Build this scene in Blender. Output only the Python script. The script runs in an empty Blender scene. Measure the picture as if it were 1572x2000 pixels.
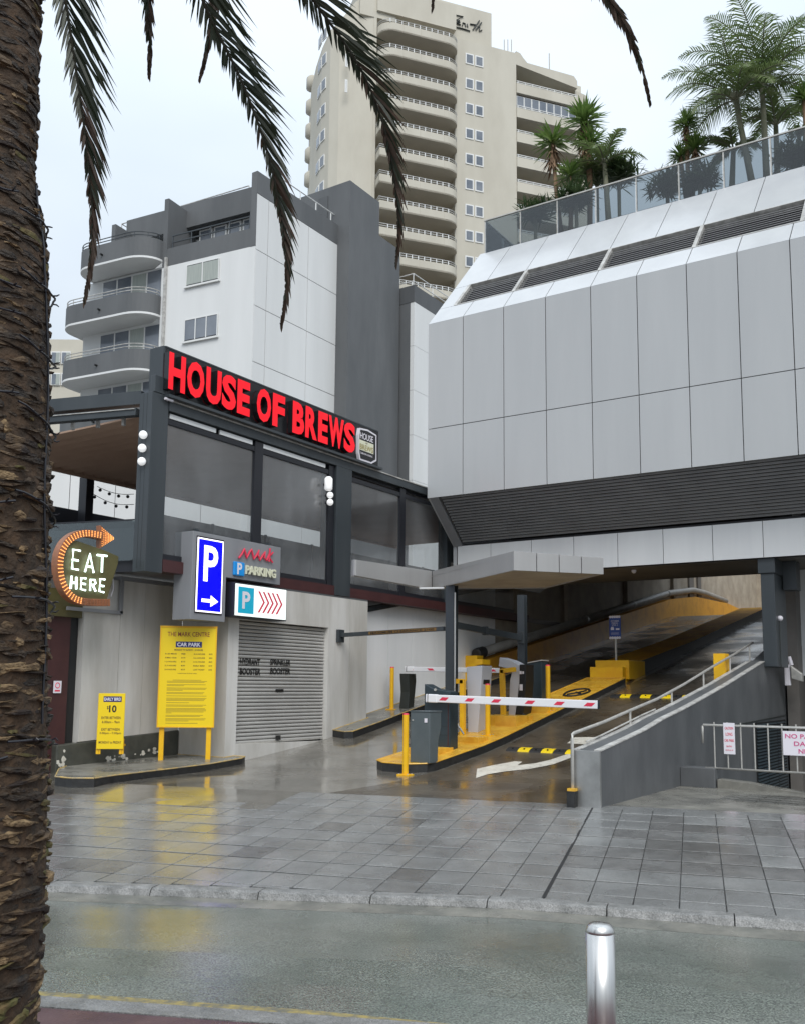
import bpy, math, random
import numpy as np
from mathutils import Vector, Matrix
random.seed(7); rng = np.random.default_rng(7)
R = math.radians
# ------------------------------------------------------------------ camera
F, PX, PY, H = 1850., 786., 1114., 1.75
ROLL, PITCH, HEAD = math.atan(.0096), math.atan(226/1850.), math.atan(1214/1850.)
fh = np.array([-math.sin(HEAD), math.cos(HEAD), 0.]); rh = np.array([math.cos(HEAD), math.sin(HEAD), 0.]); UPV = np.array([0, 0, 1.])
fwd = fh*math.cos(PITCH)+UPV*math.sin(PITCH); u0 = -fh*math.sin(PITCH)+UPV*math.cos(PITCH)
cr = rh*math.cos(ROLL)+u0*math.sin(ROLL); cu = -rh*math.sin(ROLL)+u0*math.cos(ROLL)
CAM = np.array([0, 0, H])
def ray(x, y): return fwd*F+cr*(x-PX)-cu*(y-PY)
def hp(x, y, P0, n):
    d = ray(x, y); n = np.array(n, float); P0 = np.array(P0, float)
    return CAM+d*float((P0-CAM)@n)/float(d@n)
def hx(x, y, X): return hp(x, y, (X, 0, 0), (1, 0, 0))
def hy(x, y, Y): return hp(x, y, (0, Y, 0), (0, 1, 0))
def hz(x, y, Z): return hp(x, y, (0, 0, Z), (0, 0, 1))
def hd(x, y, D): d = ray(x, y); return CAM+d*D/F
def proj(p):
    d = np.array(p, float)-CAM; z = d@fwd
    return PX+F*(d@cr)/z, PY-F*(d@cu)/z, z
S = bpy.context.scene
cd = bpy.data.cameras.new('camera'); cam = bpy.data.objects.new('camera', cd); S.collection.objects.link(cam)
m = Matrix(((cr[0], cu[0], -fwd[0], 0), (cr[1], cu[1], -fwd[1], 0), (cr[2], cu[2], -fwd[2], H), (0, 0, 0, 1)))
cam.matrix_world = m
cd.sensor_fit = 'HORIZONTAL'; cd.sensor_width = 36; cd.lens = F/1572*36; cd.shift_y = 114/1572.; cd.clip_start = .1; cd.clip_end = 3000
S.camera = cam
# ------------------------------------------------------------------ sky, sun, exposure
W = bpy.data.worlds.new('World'); S.world = W; W.use_nodes = True
nt = W.node_tree; nt.nodes.clear()
def wn(t, **k):
    n = nt.nodes.new(t)
    for a, b in k.items(): setattr(n, a, b)
    return n
sky = wn('ShaderNodeTexSky', sky_type='NISHITA'); sky.sun_disc = False; sky.sun_elevation = R(48); sky.sun_rotation = R(200)
tc = wn('ShaderNodeTexCoord'); mp = wn('ShaderNodeMapping'); mp.inputs['Scale'].default_value = (1, 1, 2.2)
nz = wn('ShaderNodeTexNoise'); nz.inputs['Scale'].default_value = 1.7; nz.inputs['Detail'].default_value = 4; nz.inputs['Roughness'].default_value = .5
rp = wn('ShaderNodeValToRGB'); rp.color_ramp.elements[0].position = .3; rp.color_ramp.elements[1].position = .7
rp.color_ramp.elements[0].color = (2.2, 2.52, 2.88, 1); rp.color_ramp.elements[1].color = (2.9, 3.2, 3.5, 1)
mx = wn('ShaderNodeMix', data_type='RGBA'); mx.inputs[0].default_value = .95
bg = wn('ShaderNodeBackground'); bg.inputs[1].default_value = .1; wo = wn('ShaderNodeOutputWorld')
sep = wn('ShaderNodeSeparateXYZ'); mr = wn('ShaderNodeMapRange'); mr.inputs[1].default_value = 0; mr.inputs[2].default_value = 1; mr.inputs[3].default_value = 1.0; mr.inputs[4].default_value = 2.8
vm = wn('ShaderNodeVectorMath', operation='SCALE')
L = nt.links.new
L(tc.outputs['Generated'], mp.inputs[0]); L(mp.outputs[0], nz.inputs[0]); L(nz.outputs[0], rp.inputs[0]); L(tc.outputs['Generated'], sep.inputs[0]); L(sep.outputs[2], mr.inputs[0])
L(rp.outputs[0], vm.inputs[0]); L(mr.outputs[0], vm.inputs['Scale']); L(sky.outputs[0], mx.inputs[6]); L(vm.outputs[0], mx.inputs[7]); L(mx.outputs[2], bg.inputs[0]); L(bg.outputs[0], wo.inputs[0])
sd = bpy.data.lights.new('sun', 'SUN'); sd.energy = 1.15; sd.angle = R(35); sd.color = (1, .975, .94)
sun = bpy.data.objects.new('sun', sd); S.collection.objects.link(sun)
sun.rotation_euler = (Vector((-.25, -.75, .95))*-1).to_track_quat('-Z', 'Y').to_euler()
sun.rotation_euler = Vector((-.62, .68, -.95)).to_track_quat('-Z', 'Y').to_euler()
S.view_settings.view_transform = 'Standard'; S.view_settings.look = 'None'; S.view_settings.gamma = 1; S.view_settings.exposure = .86
try: S.view_settings.use_curve_mapping = False
except Exception: pass
S.render.resolution_x = 804; S.render.resolution_y = 1024
# ------------------------------------------------------------------ materials
def mat(name, c, c2=None, sc=3., rough=.6, r2=None, metal=0., bump=0., bsc=40., stretch=None, emis=0., ec=None, detail=6, lo=.35, hi=.65, spec=.5, rnd=0., rsc=None, alpha=None, coat=0., cr_=.08, cb=0., grain=0., gsc=220., world=False):
    M = bpy.data.materials.new(name); M.use_nodes = True; N = M.node_tree.nodes; K = M.node_tree.links.new
    b = N['Principled BSDF']; b.inputs['Roughness'].default_value = rough; b.inputs['Metallic'].default_value = metal
    b.inputs['Specular IOR Level'].default_value = spec; b.inputs['Coat Weight'].default_value = coat; b.inputs['Coat Roughness'].default_value = cr_
    b.inputs['Base Color'].default_value = (*c, 1)
    t = N.new('ShaderNodeTexCoord'); mpn = N.new('ShaderNodeMapping'); mpn.inputs['Scale'].default_value = stretch or (1, 1, 1); K(t.outputs['Object'] if not world else N.new('ShaderNodeNewGeometry').outputs['Position'], mpn.inputs[0])
    col = None
    if c2:
        n = N.new('ShaderNodeTexNoise'); n.inputs['Scale'].default_value = sc; n.inputs['Detail'].default_value = detail; n.inputs['Roughness'].default_value = .62
        r = N.new('ShaderNodeMapRange'); r.inputs[1].default_value = lo; r.inputs[2].default_value = hi; r.clamp = True
        x = N.new('ShaderNodeMix'); x.data_type = 'RGBA'; x.inputs[6].default_value = (*c, 1); x.inputs[7].default_value = (*c2, 1)
        K(mpn.outputs[0], n.inputs[0]); K(n.outputs[0], r.inputs[0]); K(r.outputs[0], x.inputs[0]); col = x.outputs[2]; K(col, b.inputs['Base Color'])
    if rnd:
        oi = N.new('ShaderNodeObjectInfo'); r = N.new('ShaderNodeMapRange'); r.inputs[3].default_value = 1-rnd; r.inputs[4].default_value = 1+rnd
        v = N.new('ShaderNodeVectorMath'); v.operation = 'SCALE'
        K(oi.outputs['Random'], r.inputs[0]); K(r.outputs[0], v.inputs['Scale'])
        if col: K(col, v.inputs[0])
        else: v.inputs[0].default_value = c
        K(v.outputs[0], b.inputs['Base Color'])
    if grain:
        gn = N.new('ShaderNodeTexNoise'); gn.inputs['Scale'].default_value = gsc; gn.inputs['Detail'].default_value = 2
        gr = N.new('ShaderNodeMapRange'); gr.inputs[1].default_value = .3; gr.inputs[2].default_value = .7; gr.inputs[3].default_value = 1-grain; gr.inputs[4].default_value = 1+grain
        gv = N.new('ShaderNodeVectorMath'); gv.operation = 'SCALE'; K(mpn.outputs[0], gn.inputs[0]); K(gn.outputs[0], gr.inputs[0]); K(gr.outputs[0], gv.inputs['Scale'])
        src = b.inputs['Base Color'].links[0].from_socket if b.inputs['Base Color'].links else None
        if src: K(src, gv.inputs[0])
        else: gv.inputs[0].default_value = c
        K(gv.outputs[0], b.inputs['Base Color'])
    if r2 is not None:
        n = N.new('ShaderNodeTexNoise'); n.inputs['Scale'].default_value = rsc or sc*.6; n.inputs['Detail'].default_value = 5
        r = N.new('ShaderNodeMapRange'); r.inputs[1].default_value = .4; r.inputs[2].default_value = .62; r.inputs[3].default_value = rough; r.inputs[4].default_value = r2
        K(mpn.outputs[0], n.inputs[0]); K(n.outputs[0], r.inputs[0]); K(r.outputs[0], b.inputs['Roughness'])
        if coat and cb:
            r5 = N.new('ShaderNodeMapRange'); r5.inputs[1].default_value = .38; r5.inputs[2].default_value = .62; r5.inputs[3].default_value = cr_*.4; r5.inputs[4].default_value = cr_*2.3; K(n.outputs[0], r5.inputs[0]); K(r5.outputs[0], b.inputs['Coat Roughness'])
    if bump:
        n = N.new('ShaderNodeTexNoise'); n.inputs['Scale'].default_value = bsc; n.inputs['Detail'].default_value = 5
        bn = N.new('ShaderNodeBump'); bn.inputs['Strength'].default_value = bump; bn.inputs['Distance'].default_value = .02
        K(mpn.outputs[0], n.inputs[0]); K(n.outputs[0], bn.inputs['Height']); K(bn.outputs[0], b.inputs['Normal'])
        if cb:
            b2_ = N.new('ShaderNodeBump'); b2_.inputs['Strength'].default_value = cb; b2_.inputs['Distance'].default_value = .02; K(n.outputs[0], b2_.inputs['Height']); K(b2_.outputs[0], b.inputs['Coat Normal'])
    if emis:
        b.inputs['Emission Color'].default_value = (*(ec or c), 1); b.inputs['Emission Strength'].default_value = emis
    if alpha is not None: b.inputs['Alpha'].default_value = alpha
    return M
def glassmat(name, tint, fac, rough=.05, bump=0., bsc=3., st=None, dif=None, dfac=0.):
    M = bpy.data.materials.new(name); M.use_nodes = True; N = M.node_tree.nodes; K = M.node_tree.links.new; N.clear()
    o = N.new('ShaderNodeOutputMaterial'); tr = N.new('ShaderNodeBsdfTransparent'); tr.inputs[0].default_value = (*tint, 1)
    gl = N.new('ShaderNodeBsdfGlossy'); gl.inputs[1].default_value = rough; fr = N.new('ShaderNodeFresnel'); fr.inputs[0].default_value = 1.5
    ad = N.new('ShaderNodeMath'); ad.operation = 'MULTIPLY_ADD'; ad.inputs[1].default_value = 1.; ad.inputs[2].default_value = fac; ad.use_clamp = True
    mxs = N.new('ShaderNodeMixShader'); K(fr.outputs[0], ad.inputs[0]); K(ad.outputs[0], mxs.inputs[0]); K(tr.outputs[0], mxs.inputs[1]); K(gl.outputs[0], mxs.inputs[2])
    out = mxs.outputs[0]
    t = N.new('ShaderNodeTexCoord'); mpn = N.new('ShaderNodeMapping'); mpn.inputs['Scale'].default_value = st or (1, 1, 1); K(t.outputs['Object'], mpn.inputs[0])
    if bump:
        n = N.new('ShaderNodeTexNoise'); n.inputs['Scale'].default_value = bsc; n.inputs['Detail'].default_value = 3; bn = N.new('ShaderNodeBump'); bn.inputs['Strength'].default_value = bump; bn.inputs['Distance'].default_value = .05
        K(mpn.outputs[0], n.inputs[0]); K(n.outputs[0], bn.inputs['Height']); K(bn.outputs[0], gl.inputs['Normal'])
    if dif:
        d = N.new('ShaderNodeBsdfDiffuse'); d.inputs[0].default_value = (*dif, 1); m2 = N.new('ShaderNodeMixShader')
        n = N.new('ShaderNodeTexNoise'); n.inputs['Scale'].default_value = bsc*.5; n.inputs['Detail'].default_value = 5; r = N.new('ShaderNodeMapRange'); r.inputs[1].default_value = .35; r.inputs[2].default_value = .7; r.inputs[3].default_value = dfac*.35; r.inputs[4].default_value = dfac*1.6
        K(mpn.outputs[0], n.inputs[0]); K(n.outputs[0], r.inputs[0]); K(r.outputs[0], m2.inputs[0]); K(out, m2.inputs[1]); K(d.outputs[0], m2.inputs[2]); out = m2.outputs[0]
    K(out, o.inputs[0]); return M
V3 = (1, 1, .12)
M = dict(
 asphalt=mat('wet_asphalt', (.085, .105, .082), (.18, .195, .165), .8, .2, .4, bump=.8, bsc=55, rsc=.9, spec=.75, coat=1., cr_=.11, cb=.10, grain=.75, gsc=70),
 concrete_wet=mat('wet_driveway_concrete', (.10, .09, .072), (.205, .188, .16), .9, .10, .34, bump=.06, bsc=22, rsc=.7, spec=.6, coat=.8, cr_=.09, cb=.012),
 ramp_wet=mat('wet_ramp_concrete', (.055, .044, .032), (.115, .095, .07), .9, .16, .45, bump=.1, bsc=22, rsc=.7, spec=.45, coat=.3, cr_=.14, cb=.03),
 paver=mat('wet_grey_paver', (.165, .166, .160), (.235, .236, .228), 2.2, .2, .48, bump=.25, bsc=130, rnd=.035, rsc=1.0, spec=.5, coat=1., cr_=.12, cb=.05, grain=.35, gsc=90, world=True),
 paver_dark=mat('dark_paver', (.115, .113, .108), (.17, .166, .158), 5, .2, .42, bump=.2, bsc=130, rnd=.12, rsc=1.4, coat=.8, cr_=.12, cb=.03, grain=.3, gsc=90, world=True),
 joint=mat('dark_joint_mortar', (.014, .014, .014), (.03, .03, .028), 8, .5, bump=.3, bsc=60),
 kerb=mat('kerb_concrete', (.14, .14, .133), (.25, .245, .235), 6, .35, .6, bump=.6, bsc=45, grain=.35, gsc=80),
 gutter=mat('wet_gutter_concrete', (.12, .12, .105), (.22, .21, .18), 3, .15, .4, bump=.15, bsc=40),
 earth=mat('ground_bitumen', (.08, .08, .08), (.12, .12, .12), 1, .7),
 yline=mat('worn_yellow_line', (.35, .27, .08), (.12, .12, .1), 14, .5),
 panel=mat('silver_composite_panel', (.415, .425, .43), (.45, .46, .463), .9, .34, rnd=.015, metal=.0, stretch=V3, coat=.15),
 panelw=mat('white_composite_panel', (.66, .67, .675), (.73, .74, .74), 1.1, .3, rnd=.02, stretch=V3, coat=.2),
 panelu=mat('sloped_silver_panel', (.49, .50, .51), (.54, .55, .555), 1.1, .3, rnd=.02, coat=.2),
 canopy=mat('satin_canopy_metal', (.31, .305, .30), (.36, .355, .35), 1.2, .32, stretch=V3, coat=.2),
 sub=mat('black_joint_backing', (.02, .02, .024), rough=.6),
 louv=mat('grey_louvre_metal', (.16, .16, .162), (.20, .20, .20), 1.5, .45),
 louvd=mat('dark_louvre_metal', (.17, .165, .165), rough=.5),
 cream=mat('cream_render', (.50, .465, .385), (.57, .535, .45), .25, .75, stretch=(1, 1, .4)),
 creamd=mat('tan_render', (.46, .42, .345), (.52, .475, .39), .3, .75),
 glassf=mat('far_window_glass', (.10, .12, .15), (.2, .22, .25), .35, .08, spec=.8),
 wframe=mat('white_window_frame', (.75, .75, .73), rough=.5),
 white=mat('white_render', (.66, .665, .655), (.74, .745, .735), .35, .7, stretch=V3),
 grey=mat('mid_grey_render', (.100, .105, .109), (.132, .137, .141), .5, .7, stretch=(1, 1, .25)),
 greyd=mat('dark_grey_render', (.082, .086, .09), (.105, .11, .114), .6, .7, stretch=(1, 1, .25)),
 wallw=mat('stained_white_wall_panel', (.44, .42, .38), (.64, .625, .595), 1.3, .6, bump=.05, bsc=12, stretch=(1, 1, .18)),
 wallp=mat('pale_wall_panel', (.68, .69, .69), (.78, .785, .785), .8, .45, stretch=V3, rnd=.03),
 based=mat('chipped_dark_paint', (.045, .048, .04), (.085, .085, .07), 2.5, .45, bump=.15, bsc=15),
 cement=mat('cement_topping', (.13, .125, .11), (.24, .23, .2), 2, .15, .45, bump=.1, bsc=20),
 steelp=mat('charcoal_steel_paint', (.034, .042, .048), (.05, .058, .064), 1.2, .38, stretch=V3),
 steelb=mat('black_steel', (.016, .017, .022), rough=.4),
 oxblood=mat('dark_red_paint', (.050, .017, .018), (.07, .024, .024), 1.5, .5),
 red=mat('red_letter_face', (.62, .004, .012), rough=.35, emis=.33, ec=(1, .0, .012)),
 blackp=mat('black_gloss_paint', (.014, .014, .016), rough=.25),
 alu=mat('grey_aluminium_cladding', (.24, .245, .26), (.28, .285, .3), 1.5, .4, stretch=V3, metal=.1),
 yellow=mat('yellow_paint', (.85, .50, .008), (.78, .40, .008), 3, .4),
 yellows=mat('yellow_sign_face', (.84, .60, .008), rough=.4),
 yellowi=mat('worn_yellow_island_paint', (.80, .48, .055), (.66, .33, .03), 3.5, .22, .5, bump=.1, bsc=30),
 yellowr=mat('orange_yellow_wall_paint', (.72, .33, .015), (.50, .19, .01), 1.6, .4, bump=.08, bsc=10, lo=.45, hi=.75),
 blue=mat('lit_blue_face', (.0, .0, .6), rough=.3, emis=.85, ec=(0, 0, 1)),
 lit=mat('lit_white_face', (.9, .87, .95), rough=.3, emis=.8, ec=(1, .93, 1)),
 litw=mat('lightbox_white', (.85, .88, .86), rough=.3, emis=.35, ec=(.9, 1, .97)),
 cyan=mat('cyan_blue', (.015, .36, .52), rough=.3, emis=.15), ltblue=mat('parking_blue', (.01, .20, .52), rough=.3, emis=.2),
 redm=mat('crimson', (.60, .03, .07), rough=.4, emis=.1), creaml=mat('cream_letter', (.72, .72, .55), rough=.4),
 navy=mat('navy_print', (.012, .016, .12), rough=.4), ink=mat('dark_ink', (.10, .05, .02), rough=.5), inkf=mat('faded_ink', (.30, .22, .02), rough=.5),
 black=mat('black', (.012, .012, .012), rough=.5), rust=mat('brown_red_letter', (.30, .06, .02), rough=.5),
 olive=mat('olive_sign_face', (.085, .075, .028), (.12, .105, .04), 2, .45), neon=mat('neon_tube', (.85, 1, .95), rough=.3, emis=1.6, ec=(.78, 1, .93)),
 bulb=mat('amber_bulb', (1, .5, .15), rough=.3, emis=.75, ec=(1, .38, .10)), copper=mat('copper_trough', (.34, .13, .06), (.22, .09, .04), 9, .4),
 shutter=mat('roller_shutter_metal', (.43, .42, .40), (.51, .50, .475), 1.2, .4, metal=.15),
 cab=mat('slate_grey_cabinet', (.085, .105, .112), (.10, .12, .128), 3, .4), cabd=mat('dark_navy_cabinet', (.022, .036, .045), (.03, .045, .055), 3, .35), cabb=mat('black_charcoal_cabinet', (.03, .035, .032), rough=.4),
 kiosk=mat('pale_machine_case', (.55, .56, .60), rough=.35), boom=mat('boom_white', (.82, .82, .84), rough=.35),
 steel=mat('brushed_stainless', (.55, .54, .52), (.68, .67, .65), 30, .24, .36, metal=1., stretch=(1, 1, .02)),
 galv=mat('galvanised_rail', (.42, .41, .38), (.56, .54, .50), 7, .38, metal=.35), galvw=mat('worn_white_metal', (.55, .54, .51), (.32, .31, .29), 5, .45),
 endcap=mat('stainless_sheet', (.33, .33, .32), (.45, .45, .44), 2.5, .3, .5, metal=.75, bump=.1, bsc=5),
 parapet=mat('grey_painted_block', (.082, .086, .09), (.12, .124, .128), 1.2, .45, bump=.12, bsc=10, stretch=(1, 1, .5)),
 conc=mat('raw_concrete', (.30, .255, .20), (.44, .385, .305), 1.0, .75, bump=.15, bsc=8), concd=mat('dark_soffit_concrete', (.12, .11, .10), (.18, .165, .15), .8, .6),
 pvc=mat('grey_pipe', (.36, .34, .31), (.28, .26, .23), 2, .4), rubber=mat('black_rubber', (.014, .014, .014), (.03, .03, .03), 10, .5, bump=.2, bsc=40),
 yworn=mat('worn_edge_yellow', (.62, .42, .12), (.30, .25, .17), 6, .5),
 marking=mat('worn_white_marking', (.66, .63, .55), (.42, .39, .33), 7, .3, .5, lo=.5, hi=.72),
 bark=mat('palm_bark', (.15, .095, .045), (.022, .014, .010), 9, .8, .5, bump=.7, bsc=50, lo=.3, hi=.6, detail=8, stretch=(1, 1, 2.2)),
 barkl=mat('pale_bark_chip', (.30, .205, .105), (.09, .055, .025), 22, .75, bump=.8, bsc=60, lo=.35, hi=.6, stretch=(1, 1, 2)),
 barkd=mat('dark_bark', (.055, .036, .02), (.012, .009, .007), 16, .7, bump=.8, bsc=60, stretch=(1, 1, 2)),
 barkcore=mat('palm_bark_core', (.03, .02, .012), (.07, .04, .02), 14, .9, bump=1., bsc=30),
 moss=mat('mossy_bark', (.075, .075, .02), (.13, .085, .035), 16, .8, bump=.6, bsc=50),
 frond=mat('dark_palm_leaflet', (.018, .028, .014), (.035, .042, .022), 3, .4), frondb=mat('dry_palm_leaflet', (.085, .05, .032), (.045, .032, .02), 8, .6), rach=mat('palm_rachis', (.03, .03, .016), rough=.5),
 frondp=mat('pale_leaflet', (.20, .21, .17), rough=.6),
 leafg=mat('green_palm_leaf', (.11, .175, .055), (.20, .25, .10), 2, .42), leafy=mat('yucca_leaf', (.085, .17, .035), (.19, .27, .075), 2, .4), leafd=mat('dark_shrub_leaf', (.035, .065, .028), (.075, .115, .045), 2, .45),
 dead=mat('dead_leaf', (.26, .16, .09), (.16, .10, .06), 4, .8), ptrunk=mat('slim_palm_trunk', (.13, .14, .09), (.20, .19, .13), 4, .7),
 bal=glassmat('tinted_balustrade_glass', (.56, .60, .62), .02, .03), clear=glassmat('clear_glass', (.75, .82, .82), .06, .03),
 blind=glassmat('clear_plastic_blind', (.76, .79, .80), .16, .17, .5, 1.5, (1, .9, .35), (.5, .52, .54), .15),
 fabric=mat('tan_roof_fabric', (.42, .28, .20), (.50, .34, .245), .8, .7), curtain=mat('pale_curtain', (.42, .45, .41), (.30, .33, .31), 6, .8, stretch=(8, 8, .2)),
 winglass=glassmat('window_glass', (.62, .68, .70), .10, .04), dkroom=mat('dim_room', (.06, .065, .07), rough=.8), floorb=mat('terrace_floor', (.07, .05, .045), (.1, .075, .06), 2, .4),
 lampw=mat('white_globe', (.85, .85, .85), rough=.3, emis=.25), cable=mat('black_cable', (.012, .012, .016), rough=.4), pink=mat('pink_red_print', (.62, .10, .25), rough=.5), signw=mat('white_sign_face', (.78, .75, .80), rough=.4), bluesign=mat('royal_blue_sign', (.02, .06, .28), rough=.35), greenb=mat('green_band', (.05, .14, .04), rough=.5),
)
for k_m in ('leafg', 'leafy', 'leafd', 'frond', 'frondb'):
    T_ = M[k_m].node_tree; b_n = T_.nodes['Principled BSDF']; o_n = [n for n in T_.nodes if n.type == 'OUTPUT_MATERIAL'][0]; tl = T_.nodes.new('ShaderNodeBsdfTranslucent'); ms_ = T_.nodes.new('ShaderNodeMixShader'); ms_.inputs[0].default_value = .32
    src_ = b_n.inputs['Base Color'].links[0].from_socket; T_.links.new(src_, tl.inputs[0]); T_.links.new(b_n.outputs[0], ms_.inputs[1]); T_.links.new(tl.outputs[0], ms_.inputs[2]); T_.links.new(ms_.outputs[0], o_n.inputs[0])
# ------------------------------------------------------------------ mesh helpers
COL = S.collection; BASE = {}
class MB:
    def __init__(s): s.v = []; s.f = []; s.mi = []; s.cm = 0
    def add(s, vs, fs):
        o = len(s.v); s.v += [tuple(map(float, p)) for p in vs]; s.f += [tuple(i+o for i in f) for f in fs]; s.mi += [s.cm]*len(fs); return s
    def box(s, x0, x1, y0, y1, z0, z1):
        x0, x1 = sorted((x0, x1)); y0, y1 = sorted((y0, y1)); z0, z1 = sorted((z0, z1))
        return s.add([(x, y, z) for z in (z0, z1) for x, y in ((x0, y0), (x1, y0), (x1, y1), (x0, y1))], [(3, 2, 1, 0), (4, 5, 6, 7), (0, 1, 5, 4), (1, 2, 6, 5), (2, 3, 7, 6), (3, 0, 4, 7)])
    def obox(s, c, a, b, d):     # centre and three half vectors
        c, a, b, d = [np.array(q, float) for q in (c, a, b, d)]
        if np.cross(a, b)@d < 0: a = -a
        return s.add([c+i*a+j*b+k*d for k in (-1, 1) for i, j in ((-1, -1), (1, -1), (1, 1), (-1, 1))], [(3, 2, 1, 0), (4, 5, 6, 7), (0, 1, 5, 4), (1, 2, 6, 5), (2, 3, 7, 6), (3, 0, 4, 7)])
    def prism(s, pts, vec):
        pts = [np.array(p, float) for p in pts]; vec = np.array(vec, float); n = len(pts)
        nn = sum((np.cross(pts[i], pts[(i+1) % n]) for i in range(n)), np.zeros(3))
        if nn@vec < 0: pts = pts[::-1]
        return s.add(pts+[p+vec for p in pts], [tuple(range(n))[::-1], tuple(range(n, 2*n))]+[(i, (i+1) % n, n+(i+1) % n, n+i) for i in range(n)])
    def quad(s, *p): return s.add(p, [tuple(range(len(p)))])
    def tube(s, pts, r, n=8, cap=True):
        pts = [np.array(p, float) for p in pts]; rr = r if hasattr(r, '__len__') else [r]*len(pts); vs = []; fs = []; up = np.array([.0123, .02, 1.])
        for i, p in enumerate(pts):
            t = pts[min(i+1, len(pts)-1)]-pts[max(i-1, 0)]; t = t/(np.linalg.norm(t)+1e-9)
            ref = up if abs(t@up) < .95 else np.array([1., .1, 0]); a = np.cross(t, ref); a /= np.linalg.norm(a); b = np.cross(t, a)
            for k in range(n):
                q = 2*math.pi*k/n; vs.append(p+rr[i]*(a*math.cos(q)+b*math.sin(q)))
        for i in range(len(pts)-1):
            for k in range(n): fs.append((i*n+k, (i+1)*n+k, (i+1)*n+(k+1) % n, i*n+(k+1) % n))
        if cap: fs += [tuple(range(n)), tuple((len(pts)-1)*n+k for k in range(n))[::-1]]
        return s.add(vs, fs)
    def cyl(s, a, b, r, n=12): return s.tube([a, b], r, n)
    def sphere(s, c, r, n=12, m=8):
        vs = []; fs = []
        for i in range(m+1):
            for k in range(n):
                th = math.pi*i/m; ph = 2*math.pi*k/n; vs.append((c[0]+r*math.sin(th)*math.cos(ph), c[1]+r*math.sin(th)*math.sin(ph), c[2]+r*math.cos(th)))
        for i in range(m):
            for k in range(n): fs.append((i*n+k, (i+1)*n+k, (i+1)*n+(k+1) % n, i*n+(k+1) % n))
        return s.add(vs, fs)
    def build(s, name, mats, parent=None, smooth=False, bevel=0., kind=None):
        me = bpy.data.meshes.new(name); base = BASE.get(parent.name, (0, 0, 0)) if parent else (0, 0, 0)
        me.from_pydata([(x-base[0], y-base[1], z-base[2]) for x, y, z in s.v], [], s.f); me.update()
        if not isinstance(mats, (list, tuple)): mats = [mats]
        for q in mats: me.materials.append(M[q] if isinstance(q, str) else q)
        if len(mats) > 1: me.polygons.foreach_set('material_index', s.mi)
        if smooth: me.polygons.foreach_set('use_smooth', [True]*len(s.f))
        o = bpy.data.objects.new(name, me); COL.objects.link(o)
        if parent: o.parent = parent; BASE[o.name] = base
        else: BASE[o.name] = (0, 0, 0)
        if bevel:
            b = o.modifiers.new('bevel', 'BEVEL'); b.width = bevel; b.segments = 2; b.limit_method = 'ANGLE'; b.angle_limit = R(40)
        if kind: o['kind'] = kind
        return o
def thing(name, label, cat, loc=(0, 0, 0), group=None):
    o = bpy.data.objects.new(name, None); COL.objects.link(o); loc = tuple(float(q) for q in loc); o.location = loc; BASE[o.name] = loc; o.empty_display_size = .2
    o['label'] = label; o['category'] = cat
    if group: o['group'] = group
    return o
def tag(o, label, cat, group=None):
    o['label'] = label; o['category'] = cat
    if group: o['group'] = group
    return o
def copy_tree(o, loc, label, parent=None):
    c = o.copy(); COL.objects.link(c)
    if parent is None: c.location = tuple(float(q) for q in loc); c['label'] = label
    else: c.parent = parent
    for ch in list(o.children): copy_tree(ch, None, None, c)
    return c
def B(name, mat_, parent, *dims, **k): return MB().box(*dims).build(name, mat_, parent, **k)
def txt(body, c, xd, ud, w, h, depth, mat_, parent, name='lettering', bold=0., shear=0.):
    cu_ = bpy.data.curves.new('t', 'FONT'); cu_.body = body; cu_.align_x = 'LEFT'; cu_.offset = bold; cu_.extrude = .0; cu_.shear = shear; cu_.resolution_u = 3; cu_.fill_mode = 'FRONT'
    ob = bpy.data.objects.new('t', cu_); COL.objects.link(ob); bpy.context.view_layer.update()
    me = bpy.data.meshes.new_from_object(ob.evaluated_get(bpy.context.evaluated_depsgraph_get())); COL.objects.unlink(ob); bpy.data.objects.remove(ob)
    v = np.array([q.co[:] for q in me.vertices]); fs = [tuple(p.vertices) for p in me.polygons]; bpy.data.meshes.remove(me)
    mn, mxx = v.min(0), v.max(0); xd = np.array(xd, float); ud = np.array(ud, float); xd /= np.linalg.norm(xd); ud /= np.linalg.norm(ud); nn = np.cross(xd, ud)
    if w is None: w = h/(mxx[1]-mn[1])*(mxx[0]-mn[0])
    u = (v[:, 0]-mn[0])/(mxx[0]-mn[0])-.5; q = (v[:, 1]-mn[1])/(mxx[1]-mn[1])-.5; c = np.array(c, float)
    fr = [c+xd*a*w+ud*b_*h+nn*depth for a, b_ in zip(u, q)]; bk = [p-nn*depth for p in fr]; n = len(fr)
    cnt = {}
    for f in fs:
        for i in range(len(f)):
            e = (f[i], f[(i+1) % len(f)]); cnt[e] = 1
    side = [(a, b_) for (a, b_) in cnt if (b_, a) not in cnt]
    mb = MB(); mb.add(fr+bk, fs)
    mb.cm = 1; mb.f += [(b_, a, a+n, b_+n) for a, b_ in side]; mb.mi += [1]*len(side)
    mts = mat_ if isinstance(mat_, (list, tuple)) else [mat_, mat_]
    return mb.build(name, list(mts), parent)
XY = np.array([0, 1., 0]); XX = np.array([1., 0, 0]); ZZ = np.array([0, 0, 1.])
def interp(x, xs, ys): return float(np.interp(x, xs, ys))
def gd(Y): return interp(Y, [-50, 14, 16, 18, 19, 46, 52, 90], [0, 0, .12, .35, .5, 5.25, 5.6, 5.6])
# street frame
an = R(16.2); O = np.array([-5.79, 13.64, 0]); KD = np.array([math.cos(an), math.sin(an), 0]); ND = np.array([-math.sin(an), math.cos(an), 0])
def st(s, t, z=0.): p = O+KD*s+ND*t; p[2] = z; return p
SL = .066
def kerb_t(s): return interp(s, [-30, 0, 30], [-5.22-30*.14, -5.22, -5.05])
def fz(t): return SL*t
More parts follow.
